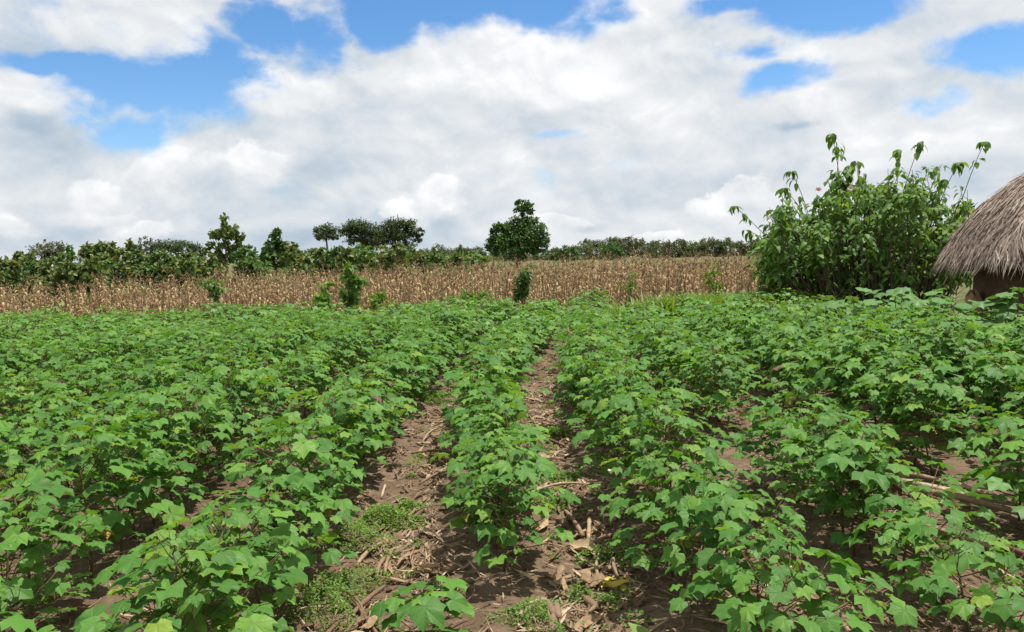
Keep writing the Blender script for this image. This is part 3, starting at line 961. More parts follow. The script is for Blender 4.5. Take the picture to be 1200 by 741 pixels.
# ------------------------------------------------------------------ dry maize
def maize_proto(i):
    rg = np.random.default_rng(4000 + i)
    h = rg.uniform(1.25, 1.65)
    s, l, t = G(), G(), G()
    top = np.array([rg.normal(0, .08), rg.normal(0, .08), h])
    ax = curve((0, 0, -.03), top, (rg.normal(0, .03), rg.normal(0, .03), 0), 7)
    s.add(*tube(ax, np.linspace(.014, .006, 7), 5))
    n = int(rg.integers(17, 23)); a0 = rg.uniform(0, 3.14)
    for k in range(n):
        z = h * (.12 + .90 * k / n)
        a = a0 + k * math.pi + rg.normal(0, .5)
        L = rg.uniform(.30, .70) * (1 if k < n * .7 else .75); w = rg.uniform(.026, .052)
        rise = rg.uniform(.02, .22) * L; hang = rg.uniform(.5, 1.0)
        m = 7
        u = np.linspace(0, 1, m)
        out = L * .55 * np.sin(np.minimum(u * 1.9, 1.57)) * (1 - hang * .35 * np.clip(u - .5, 0, 1)) * rg.uniform(.15, .7)
        zz = z + rise * np.sin(u * 3.14 * .8) * 1.3 - hang * L * .95 * np.clip(u - .22, 0, 1) ** 1.15
        zz = np.maximum(zz, .03)
        tw = rg.normal(0, .9) * u * 1.6 + rg.normal(0, .25)
        ww = w * .5 * np.clip(np.sin(math.pi * (u * .9 + .1)), .1, 1)
        px = ax[-1] * z / h
        V, U = [], []
        for q in range(m):
            c = np.array([px[0] + out[q] * math.cos(a), px[1] + out[q] * math.sin(a), zz[q]])
            side = np.array([-math.sin(a) * math.cos(tw[q]), math.cos(a) * math.cos(tw[q]), math.sin(tw[q])])
            V += [c - side * ww[q], c + side * ww[q]]; U += [(u[q], 0), (u[q], 1)]
        F = []
        for q in range(m - 1):
            b = 2 * q; F += [(b, b + 2, b + 3), (b, b + 3, b + 1)]
        l.add(V, F, U)
    # cob in its husk, hanging
    if rg.random() < .7:
        a = rg.uniform(0, 6.28); z = h * .5
        c0 = np.array([.02 * math.cos(a), .02 * math.sin(a), z]); c1 = c0 + np.array([.10 * math.cos(a), .10 * math.sin(a), -.16])
        l.add(*tube(curve(c0, c1, (0, 0, 0), 5), (.012, .026, .028, .02, .006), 6))
    for k in range(7):
        a = rg.uniform(0, 6.28); e = np.array([math.cos(a) * .10, math.sin(a) * .10, rg.uniform(.06, .2)])
        t.add(*tube(curve(top, top + e, (0, 0, .03), 3), (.005, .004, .003), 3))
    return s.mesh('stem', M['maize_stem']), l.mesh('dry_leaves', M['maize_leaf']), t.mesh('tassel', M['maize_stem']), (s, l, t), h


MZ = [maize_proto(i) for i in range(14)]


def maize_h(x):
    return .69 + .15 * min(1, max(0, (x + 11) / 12)) + .05 * mnoise.noise((x * .6, 1.0, 2.0))


stand = []
y = 17.55
r_i = 0
while y < 62:
    x = -.75 * y - 1.5
    while x < min(.75 * y, 9.5 + max(0, y - 30) * .8 if y > 19.6 else 5.6):
        if y > 34 and x < -2.5: x += .5; continue
        if y > 23.0 + max(0, (600 + 906 * x / y - 60) * .035): x += .3; continue
        xx, yy = x + random.gauss(0, .07), y + random.gauss(0, .09)
        if (xx - BUSH.x) ** 2 + (yy - BUSH.y) ** 2 > 2.3 ** 2 and random.random() > .05:
            stand.append((xx, yy, r_i))
        x += random.uniform(.15, .30) if y < 21 else random.uniform(.26, .42) if y < 34 else random.uniform(.4, .7)
    y += .62 if y < 21 else .8 if y < 34 else 1.7
    r_i += 1
front = [s for s in stand if s[2] < 3 and to_px((s[0], s[1], 1)) and -10 < to_px((s[0], s[1], 1))[0] < 960]
front = sorted(front, key=lambda s: s[1])[:300]
fset = set(front)
for i, (x, y, r_) in enumerate(front):
    sm, lm, tm, _, h = MZ[i % 14 if r_ else (i * 5) % 14]
    lab = 'dry brown maize stalk in the front rank beyond the cotton'
    root = thing('maize_stalk', (x, y, 0), lab, 'maize stalk', 'dry maize stalks along the front of the maize field', random.uniform(0, 6.28))
    k = maize_h(x) * random.uniform(.74, 1.14) * (1 + .10 * mnoise.noise((x * 1.4, y, 5)))
    root.scale = (1, 1, k)
    for nm, me in (('stem', sm), ('dry_leaves', lm), ('tassel', tm)):
        link(nm, me, root)
bs, bl = G(), G()
for i, (x, y, r_) in enumerate(stand):
    if (x, y, r_) in fset: continue
    s, l, t = MZ[i % 14][3]
    a = random.uniform(0, 6.28); k = maize_h(x) * random.uniform(.74, 1.16) * (1 + .10 * mnoise.noise((x * 1.4, y, 5)))
    for src, dst in ((s, bs), (l, bl), (t, bs)):
        V = np.concatenate(src.V); F = np.concatenate(src.F); U = np.concatenate(src.U)
        dst.add(rot(V * np.array([1, 1, k]), a) + np.array([x, y, 0]), F, U)
mo = bl.build('maize_stand', M['maize_leaf'])
tag(mo, 'dense stand of dry brown maize behind its front rank', 'maize crop', kind='stuff')
bs.build('stems', M['maize_stem'], mo)['kind'] = 'stuff'


# ------------------------------------------------------------------ trees
def crown_into(g, blobs, leaf, n, tpl, rg, up=.6, clump=.34, shell=.55):
    """leaves in clumps spread through ellipsoid blobs (cx,cy,cz,rx,ry,rz)"""
    vol = np.array([(b[3] * b[4] * b[5]) ** .67 for b in blobs]); vol /= vol.sum()
    cents = []
    for b, v in zip(blobs, vol):
        k = max(30, int(n * v)); nc = max(5, k // 26)
        d = nrm(rg.normal(0, 1, (nc, 3)))
        q = shell + (1 - shell) * rg.random(nc) ** .7
        cc = d * q[:, None] * np.array(b[3:6]) + np.array(b[0:3])
        cents += list(cc[::3])
        ci = rg.integers(0, nc, k)
        rc = clump * min(b[3], b[4]) * rg.uniform(.5, 1.1, nc)
        off = nrm(rg.normal(0, 1, (k, 3))) * (rg.random(k) ** .5)[:, None] * rc[ci][:, None] * np.array([1, 1, .75])
        L = cc[ci] + off
        outw = nrm(L - np.array(b[0:3]))
        nor = outw * .6 + np.array([0, 0, up]) + rg.normal(0, .45, (k, 3))
        tip = outw * .6 + rg.normal(0, .8, (k, 3)) + np.array([0, 0, -.35])
        scatter(g, tpl, frames(tip, nor), leaf * rg.uniform(.65, 1.3, k), L)
    return cents


def tree(name, base, blobs, leaf, n, lmat, label, group=None, trunk_r=.10, fork=.35, tpl=QUAD, up=.6, clump=.34, seed=0, limbs=10, cat='tree', shell=.55, bark='bark'):
    rg = np.random.default_rng(seed)
    root = thing(name, base, label, cat, group)
    g = G()
    cents = crown_into(g, blobs, leaf, n, tpl, rg, up, clump, shell)
    t = G()
    hi = max(b[2] for b in blobs); cx = np.mean([b[0] for b in blobs]); cy = np.mean([b[1] for b in blobs])
    fk = np.array([cx * .3, cy * .3, hi * fork])
    t.add(*tube(curve((0, 0, -.1), fk, (rg.normal(0, .03) * hi, 0, 0), 5), np.linspace(trunk_r * 1.15, trunk_r * .75, 5), 7))
    tt = np.array(max(blobs, key=lambda b: b[2])[:3])
    t.add(*tube(curve(fk, tt, (rg.normal(0, .04) * hi, rg.normal(0, .04) * hi, 0), 5), np.linspace(trunk_r * .75, trunk_r * .2, 5), 6))
    if len(cents) > limbs:
        cents = [cents[j] for j in rg.choice(len(cents), limbs, False)]
    for c in cents:
        f0 = fk + (tt - fk) * min(.9, max(0, (c[2] - fk[2]) / max(.1, hi - fk[2]) - .35)) * rg.uniform(.3, 1)
        t.add(*tube(curve(f0, c, (0, 0, -.04 * hi), 4), np.linspace(trunk_r * .42, trunk_r * .10, 4), 5))
    t.build('trunk', M[bark], root)
    g.build('crown', M[lmat], root)
    return root


def px_blobs(base, Y, lst, depth=.9):
    """blobs given by their place and half size in the photo, at distance Y, relative to the tree's base"""
    out = []
    for (px, py, rx, ry) in lst:
        p = at(px, py, Y)
        out.append((p.x - base.x, RNG.normal(0, .15) * rx * Y / FPX, p.z, rx * Y / FPX, rx * Y / FPX * depth, ry * Y / FPX))
    return out


TEAK = blade(.55, 3, .35, .12, .03, .06, .5)


def px_tree(name, px, Y, lst, leaf, n, lmat, label, group=None, **kw):
    base = at(px, 300, Y); base.z = 0
    return tree(name, base, px_blobs(base, Y, lst), leaf, n, lmat, label, group, seed=int(px * 7 + Y), **kw)


# lone round tree with a knob on top
px_tree('round_tree', 607, 70, [(607, 283, 31, 20), (590, 278, 17, 15), (622, 270, 17, 16), (605, 266, 15, 11), (582, 268, 8, 6), (614, 244, 11, 10), (611, 240, 7, 6), (613, 257, 4, 7), (630, 284, 14, 14), (578, 288, 10, 10)],
        .26, 11500, 'mango', 'rounded dark green tree with a small tuft on top, alone at the centre', trunk_r=.22, clump=.36)
# flat topped trees
px_tree('flat_topped_tree', 434, 120, [(420, 265, 18, 6), (408, 273, 9, 6), (432, 270, 16, 7), (418, 282, 14, 5), (440, 279, 14, 8), (428, 289, 12, 6), (404, 269, 7, 5), (447, 278, 8, 6)], .30, 7600, 'acacia',
        'spreading flat topped tree, left half of the big pair', 'big spreading pair beyond the maize', trunk_r=.28, fork=.45, up=1.1, clump=.42, shell=.3)
px_tree('flat_topped_tree', 460, 122, [(465, 263, 18, 6), (481, 269, 12, 7), (455, 271, 16, 9), (470, 277, 17, 7), (488, 280, 6, 9), (450, 286, 12, 6), (470, 288, 10, 6), (449, 270, 8, 6), (476, 261, 12, 4), (492, 274, 6, 6)], .30, 8600, 'acacia',
        'spreading flat topped tree, right and taller half of the big pair', 'big spreading pair beyond the maize', trunk_r=.28, fork=.45, up=1.1, clump=.42, shell=.3)
px_tree('flat_topped_tree', 208, 150, [(196, 287, 20, 5), (215, 290, 20, 6), (232, 294, 12, 5), (180, 295, 12, 5)], .36, 4600, 'acacia',
        'low dark umbrella shaped tree left of the tall thin teak', trunk_r=.3, fork=.6, up=1.2, clump=.3)
px_tree('umbrella_tree', 383, 110, [(383, 272, 14, 9), (376, 275, 8, 6), (390, 276, 9, 6)], .3, 2000, 'acacia', 'small round headed tree on a thin trunk left of the big pair', trunk_r=.16, fork=.75, up=.8)
px_tree('bare_topped_tree', 170, 60, [(171, 283, 8, 7), (168, 292, 7, 6)], .14, 420, 'olive', 'thin sparse grey tree just left of the low umbrella tree', trunk_r=.07, clump=.5)
px_tree('grey_tree', 54, 62, [(54, 296, 18, 12), (62, 291, 12, 9), (48, 286, 5, 5), (47, 304, 14, 10)], .17, 2700, 'olive', 'grey green feathery tree near the left edge', trunk_r=.1, clump=.4)
# teak and other young broadleaf trees behind the maize
px_tree('teak_tree', 264, 42, [(265, 300, 15, 13), (263, 283, 13, 13), (258, 268, 9, 10), (260, 257, 5, 6), (274, 270, 5, 7), (278, 285, 7, 8), (249, 277, 5, 8), (247, 292, 6, 8), (284, 279, 4, 6)], .28, 900, 'teak',
        'tall thin young teak tree, the tallest on the left', trunk_r=.06, clump=.45, tpl=TEAK, up=.3)
px_tree('teak_tree', 323, 40, [(323, 302, 14, 13), (322, 289, 10, 10), (324, 278, 6, 8), (332, 292, 6, 9), (313, 293, 5, 8)], .28, 900, 'mango', 'narrow dark young tree with a pointed top between tall teak and big pair', trunk_r=.06, clump=.45, tpl=TEAK, up=.3)
px_tree('teak_tree', 122, 40, [(122, 299, 14, 14), (126, 288, 9, 9), (108, 298, 10, 12), (97, 293, 7, 7)], .28, 950, 'teak', 'bushy olive teak with upright shoots left of the low umbrella tree', trunk_r=.06, clump=.45, tpl=TEAK, up=.3)
px_tree('teak_tree', 152, 44, [(152, 288, 6, 9), (150, 302, 9, 11)], .26, 420, 'teak', 'slim teak shoot standing up beside the bushy olive teak', trunk_r=.05, clump=.5, tpl=TEAK, up=.3)
belt = [(5, 322, 14, 14), (22, 318, 13, 13), (31, 309, 9, 10), (42, 321, 14, 12), (62, 320, 15, 13), (80, 308, 11, 13), (84, 322, 15, 12), (104, 318, 14, 12), (128, 318, 15, 12), (143, 308, 11, 12),
        (163, 308, 13, 13), (172, 317, 15, 11), (186, 308, 13, 11), (200, 315, 14, 11), (216, 312, 15, 11), (232, 312, 14, 12), (246, 315, 13, 11), (284, 306, 12, 14), (287, 316, 13, 10), (300, 310, 13, 11),
        (342, 304, 11, 13), (352, 312, 13, 10), (366, 308, 14, 12), (382, 306, 14, 12), (398, 304, 14, 13), (414, 305, 14, 12), (430, 304, 13, 12), (446, 306, 14, 11), (462, 302, 13, 13), (478, 304, 13, 10), (492, 306, 11, 8), (512, 307, 12, 8), (536, 308, 12, 7), (556, 306, 11, 7)]
KIND = [('teak', .24, 'young broad leaved tree in the belt behind the maize', 'broadleaf_sapling'), ('shrub', .20, 'bright leafy shrub in the green belt behind the maize', 'leafy_shrub'), ('mango', .2, 'dark leafy shrub in the green belt behind the maize', 'dark_shrub')]
kn = {}
for i, (px, py, rx, ry) in sorted(enumerate(belt), key=lambda b: b[1][0]):
    lm, lf, lab, nm = KIND[[0, 1, 0, 2, 0, 1, 0][i % 7]]
    kn[nm] = kn.get(nm, 0) + 1
    lab = ('leftmost ' if kn[nm] == 1 else ORD[kn[nm] - 1] + ' ') + lab + (' counted from the left' if kn[nm] > 1 else '')
    Y = 25.5 + max(0, min(13, (px - 60) * .045)) + (i * 13 % 7) * .7
    px_tree(nm, px, Y, [(px, py + 2, rx * 1.15, ry * 1.1), (px + random.uniform(-5, 5), py + ry * 1.0, rx * 1.1, ry * .9), (px + random.uniform(-6, 6), py - ry * .6, rx * .65, ry * .7), (px + random.uniform(-8, 8), py - ry * random.uniform(.7, 1.5), rx * .25, ry * .45)], lf * (.75 if px < 200 else 1), 900, lm, lab,
            nm.replace('_', ' ') + 's of the green belt', trunk_r=.05, clump=.5, tpl=TEAK, up=.35, cat='shrub' if 'shrub' in nm else 'tree')
px_tree('bright_shrub', 548, 60, [(545, 305, 22, 5), (562, 304, 12, 5), (520, 307, 16, 4)], .2, 1500, 'weed', 'light green shrub patch behind the maize just left of the lone round tree', trunk_r=.05, clump=.5, cat='shrub')
# far tree line
fl = {}
def far_label(px):
    w = 'left' if px < 607 else 'right'
    fl[w] = fl.get(w, 0) + 1
    return 'first small distant tree on the horizon, going right from the ' + ('big flat topped pair' if w == 'left' else 'lone round tree') if fl[w] == 1 else '%s small distant tree on the horizon, going right from the %s' % (ORD[fl[w] - 1], 'big flat topped pair' if w == 'left' else 'lone round tree')
k = 0
px = 474
while px < 935:
    Y = random.uniform(215, 250)
    top = 290 if px < 570 else 293 if px < 650 else 288 - 7 * min(1, (px - 650) / 60)
    top += random.uniform(-2.5, 3)
    if 570 < px < 640: top += 4
    rx = random.uniform(10, 15)
    if not (652 < px < 672):
        px_tree('far_tree', px, Y, [(px, top + 11, rx, 11), (px + random.uniform(-5, 5), top + 5, rx * .7, 5.5)], .52, 1200, 'farwood' if k % 4 else 'olive', far_label(px), 'distant trees along the horizon', trunk_r=.25, clump=.45)
    px += rx * random.uniform(.75, 1.1); k += 1
px_tree('far_tree', 662, 160, [(662, 297, 15, 8), (655, 299, 10, 7), (672, 299, 11, 7)], .5, 1500, 'mango', 'dark low rounded tree just right of the lone tuft topped tree', trunk_r=.25, clump=.4)
px_tree('far_tree', 716, 190, [(716, 292, 12, 8), (716, 298, 15, 8)], .6, 1200, 'mango', 'dark rounded tree standing out of the treeline', trunk_r=.25, clump=.4)
ug = G()
ub = []
for i in range(420):
    Yu = random.uniform(25, 44)
    Xu = random.uniform(-.74 * Yu, .74 * Yu)
    if Yu < 35.5 and Xu / Yu > -.62 + (Yu - 24.5) * .030: continue
    hz = random.uniform(.5, 1.15)
    ub.append((Xu, Yu, hz * .5, random.uniform(.5, 1.1), random.uniform(.5, .9), hz * .6))
crown_into(ug, ub, .17, 30000, TEAK, np.random.default_rng(31), .6, .6)
tag(ug.build('undergrowth', M['shrub']), 'tangled green undergrowth behind the maize at the foot of the trees', 'undergrowth', kind='stuff')
fw = G()
bl_ = []
for i in range(170):
    X = -260 + 520 * i / 169 + random.uniform(-1, 1); Yf = 285 + random.uniform(-8, 8)
    hz = random.uniform(3.4, 5.2)
    bl_.append((X, Yf, hz * .55, 2.9, 2.5, hz * .5))
crown_into(fw, bl_, 1.0, 22000, QUAD, np.random.default_rng(3), .6, .5)
tag(fw.build('distant_wood', M['farwood']), 'low dark strip of distant woodland along the horizon', 'woodland', kind='stuff')

# saplings before and in the maize
px_tree('green_sapling', 412, 16.3, [(412, 349, 10, 8), (413, 336, 12, 7), (410, 325, 10, 6), (409, 313, 7, 5), (420, 329, 6, 4), (404, 342, 6, 5)], .17, 330, 'bush', 'tall bright green sapling before the maize, left of centre', trunk_r=.016, clump=.6, tpl=blade(.4, 3, .4, .12, .02, .05, .45), up=.4, cat='sapling', bark='green_stem', limbs=26, shell=.1)
px_tree('green_sapling', 610, 15.2, [(609, 344, 9, 5), (612, 335, 10, 7), (611, 325, 9, 6), (613, 320, 8, 4)], .14, 260, 'mango', 'dark green slender sapling before the maize at the centre', trunk_r=.014, clump=.6, tpl=blade(.4, 3, .4, .12, .02, .05, .45), up=.4, cat='sapling', limbs=22, shell=.1)
px_tree('green_sapling', 378, 16.0, [(378, 354, 12, 7), (377, 345, 9, 6), (380, 338, 6, 4)], .14, 200, 'weed', 'low yellow green sapling just left of the tall sapling', trunk_r=.012, clump=.6, tpl=blade(.4, 3, .4, .12, .02, .05, .45), up=.4, cat='sapling', bark='green_stem', limbs=20, shell=.1)
px_tree('green_sapling', 249, 17.0, [(250, 345, 6, 8), (248, 332, 11, 6), (256, 338, 6, 5)], .14, 170, 'shrub', 'slim green sapling among the maize under the tall thin teak', trunk_r=.012, clump=.6, tpl=blade(.4, 3, .4, .12, .02, .05, .45), up=.4, cat='sapling', bark='green_stem', limbs=18, shell=.1)
px_tree('green_weed_bush', 560, 16.9, [(560, 350, 16, 6), (546, 346, 9, 6), (566, 343, 7, 5)], .13, 260, 'weed', 'yellow green weedy bush at the foot of the maize, left of the centre sapling', trunk_r=.010, clump=.6, tpl=blade(.25, 3, .4, .12, .02, .05, .45), up=.4, cat='weed', bark='green_stem', limbs=18, shell=.1)
px_tree('green_weed_bush', 445, 16.8, [(442, 351, 10, 6), (447, 345, 6, 4)], .13, 150, 'weed', 'small green weedy bush at the foot of the maize right of the tall sapling', trunk_r=.010, clump=.6, tpl=blade(.3, 3, .4, .12, .02, .05, .45), up=.4, cat='weed', bark='green_stem', limbs=14, shell=.1)
px_tree('green_weed_bush', 737, 17.3, [(736, 336, 8, 10), (741, 326, 5, 6)], .12, 110, 'weed', 'thin green weed growing up among the maize right of centre', trunk_r=.010, clump=.6, tpl=blade(.2, 3, .4, .12, .02, .05, .45), up=.4, cat='weed', bark='green_stem', limbs=14, shell=.1)
px_tree('green_weed_bush', 836, 17.2, [(836, 330, 8, 6), (834, 318, 8, 6), (840, 342, 7, 6)], .13, 170, 'weed', 'thin green weed among the maize left of the big bush', trunk_r=.010, clump=.6, tpl=blade(.25, 3, .4, .12, .02, .05, .45), up=.4, cat='weed', bark='green_stem', limbs=14, shell=.1)

# grass along the maize foot and under the bush
gs = G()
GB = blade(.075, 4, .25, .1, .004, .03, .3)
n = 7200
xs = np.concatenate([RNG.normal(4.9, .8, 4600), RNG.uniform(-12, 6, 1800), RNG.uniform(5.5, 8.5, 800)])
ys = np.concatenate([RNG.normal(16.7, .4, 4600), RNG.normal(17.2, .25, 1800), RNG.normal(15.4, .35, 800)])
a = RNG.uniform(0, 6.28, n)
tipv = np.stack([np.cos(a) * .45, np.sin(a) * .45, np.ones(n)], 1)
nor = np.stack([-np.cos(a), -np.sin(a), np.full(n, .5)], 1)
hh = np.concatenate([RNG.uniform(.45, .98, 4600), RNG.uniform(.3, .62, 1800), RNG.uniform(.3, .7, 800)])
scatter(gs, GB, frames(tipv, nor), hh, np.stack([xs, ys, np.zeros(n)], 1))
tag(gs.build('tall_grass', M['grass']), 'tall green grass along the foot of the maize and the big bush', 'grass', kind='stuff')

# ------------------------------------------------------------------ the big bush
BL = [blade(.50, 4, .45, .14, .01, .06, .38), blade(.44, 4, .7, .12, .01, .05, .35), blade(.54, 4, .25, .16, .01, .06, .4)]


def big_bush():
    rg = np.random.default_rng(88)
    root = thing('big_bush', BUSH, 'big leafy green bush with long drooping shoots left of the thatched hut', 'bush')
    Y = BUSH.y
    sp = FPX / Y
    leaves = {0: [], 1: [], 2: []}
    stems = []
    tops = []
    # outline of the bush in the photo: its top edge
    outl = [(880, 300), (882, 282), (895, 264), (915, 252), (935, 248), (950, 236), (962, 224), (975, 213), (990, 205), (1005, 204), (1020, 210), (1035, 212), (1048, 205), (1062, 212), (1078, 216), (1092, 213), (1105, 222), (1118, 232), (1130, 240), (1138, 256), (1142, 275)]
    ox = np.array([o[0] for o in outl]); oy = np.array([o[1] for o in outl])
    for i in range(400):
        px = rg.uniform(882, 1142)
        topy = np.interp(px, ox, oy) + 5
        fr = rg.random() ** .75
        py = topy + (342 - topy) * (1 - fr) * .92 + rg.normal(2, 7) - (30 * rg.random() if rg.random() < .16 else 0)
        py = py + 20 * mnoise.noise((px * .045, 2.0, 0)) * fr
        e = at(px, py, Y) - BUSH
        half = 2.3 * (1 - ((px - 1012) / 150) ** 2) ** .5 if abs(px - 1012) < 148 else .4
        e.y = rg.uniform(-1, 1) * half * .8
        k = 1 + e.y / Y
        e.x = (e.x + BUSH.x) * k - BUSH.x
        e.z = CAM_H + (e.z - CAM_H) * k
        b = np.array([e.x * .62 + rg.normal(0, .2), e.y * .6 + rg.normal(0, .2), -.03])
        tops.append((b, np.array(e), rg.uniform(.3, .5)))
    shoots = [(975, 157, 985, 215), (1084, 165, 1062, 225), (1148, 168, 1125, 230), (1118, 192, 1100, 232), (937, 198, 952, 240), (868, 240, 915, 290), (873, 270, 905, 290), (921, 220, 945, 252), (1044, 178, 1046, 215), (990, 196, 990, 225), (1101, 212, 1092, 230), (1143, 240, 1128, 270), (1000, 190, 1005, 225), (1028, 205, 1030, 230)]
    for i, (px, py, bx, by) in enumerate(shoots):
        e = np.array(at(px, py, Y) - BUSH); m = np.array(at(bx, by, Y) - BUSH)
        yy = rg.normal(0, .2); e[1] += yy; m[1] += yy * .7
        b = np.array([m[0] * .45, m[1] * .5, -.03])
        stems.append(np.concatenate([curve(b, m, (0, 0, .1), 5), curve(m, e, (0, 0, .05), 4)[1:]]))
        # drooping tuft at the tip and a few leaves below
        nl = 15 if i < 6 else 12
        for k in range(nl):
            t = 1 - .5 * rg.random() ** 4
            c = m + (e - m) * t
            a = rg.uniform(0, 6.28)
            tv = np.array([math.cos(a), math.sin(a), rg.uniform(-1.6, -.2)])
            leaves[int(rg.integers(0, 3))].append((tv, np.array([math.cos(a), math.sin(a), 1.1]) + rg.normal(0, .2, 3), c + np.array([math.cos(a), math.sin(a), .2]) * .04, rg.uniform(.14, .24)))
    for i in range(46):                               # leafy shoots breaking the outline
        px = rg.uniform(892, 1146); ty = np.interp(px, ox, oy)
        yy = rg.normal(0, .6)
        m = np.array(at(px + rg.normal(0, 6), ty + 34, Y + yy) - BUSH)
        e = np.array(at(px + (px - 1010) * .06 + rg.normal(0, 7), ty + rg.uniform(-22, 12), Y + yy) - BUSH)
        stems.append(np.concatenate([curve((m[0] * .5, m[1] * .5, 0), m, (0, 0, .1), 5), curve(m, e, (0, 0, .04), 4)[1:]]))
        for k in range(int(rg.integers(9, 19))):
            t = rg.uniform(.1, 1.0); a = rg.uniform(0, 6.28)
            o = np.array([math.cos(a), math.sin(a), 0])
            leaves[int(rg.integers(0, 3))].append((o + np.array([0, 0, rg.uniform(-1.1, .2)]), np.array([.1, -.4, 1.0]) + o * .5 + rg.normal(0, .3, 3), m + (e - m) * t + o * .05, rg.uniform(.11, .21)))
    for b, e, fr in tops:
        L = np.linalg.norm(e - b)
        path = curve(b, e, (0, 0, .14 * L), 7, .03)
        stems.append(path)
        nl = int(9 + 6 * L)
        for k in range(nl):
            t = 1 - (.80 * rg.random() ** 1.2 if rg.random() < .5 else .16 * rg.random())
            j = min(5, int(t * 6)); c = path[j] + (path[j + 1] - path[j]) * (t * 6 - j)
            a = rg.uniform(0, 6.28)
            o = np.array([math.cos(a), math.sin(a), 0])
            c = c + o * rg.uniform(.02, .10) + np.array([0, 0, rg.uniform(-.02, .08)])
            tv = o + np.array([0, 0, rg.uniform(-.75, .2)])
            nv = np.array([.1, -.45, 1.0]) + o * rg.uniform(.1, .8) + rg.normal(0, .3, 3)
            leaves[int(rg.integers(0, 3))].append((tv, nv, c, rg.uniform(.12, .23)))
    g = G()
    for pth in stems:
        n = len(pth)
        g.add(*tube(pth, np.linspace(.014, .005, n), 4))
    for i in range(70):                               # bare twigs low down
        a = rg.uniform(0, 6.28)
        p0 = np.array([rg.normal(0, .9), rg.normal(0, .7), rg.uniform(0, .3)])
        g.add(*tube(curve(p0, p0 + np.array([math.cos(a) * .7, math.sin(a) * .5, rg.uniform(.2, .8)]), (0, 0, .08), 4, .02), (.008, .007, .005, .003), 3))
    g.build('stems', M['bark'], root)['kind'] = 'stuff'
    allv = []
    for v in range(3):
        allv += [(v,) + l for l in leaves[v]]
    # the leaves that show largest: nearest to the camera and on the visible side
    order = sorted(range(len(allv)), key=lambda i: allv[i][3][1] * 1.0 - allv[i][4] * 14 + rg.uniform(0, .4))
    big = set(order[:300])
    me = [G().add(*b).mesh('leaf', M['bush']) for b in BL]
    f = G()
    for v in range(3):
        s = [i for i in range(len(allv)) if allv[i][0] == v and i not in big]
        scatter(f, BL[v], frames(np.array([allv[i][1] for i in s]), np.array([allv[i][2] for i in s])), np.array([allv[i][4] for i in s]), np.array([allv[i][3] for i in s]))
    f.build('foliage', M['bush'], root)['kind'] = 'stuff'
    for i in order[:300]:
        v, tv, nv, c, s = allv[i]
        o = link('leaf', me[v], root)
        o.matrix_basis = Matrix.Translation(c) @ Matrix(frames(tv[None], nv[None])[0].tolist()).to_4x4() @ Matrix.Scale(float(s), 4)
    for (px, py, yy) in ((959, 224, -.8), (997, 222, -.9)):
        p = at(px, py, Y + yy) - BUSH
        g = G(); petals(g, 6, .085, 1.2, rg)
        o = g.build('flower', M['petal_pale'], root); o.location = p
        o.rotation_euler = (R(60), 0, rg.uniform(-.5, .5)); o['label'] = 'pale pink flower'


big_bush()


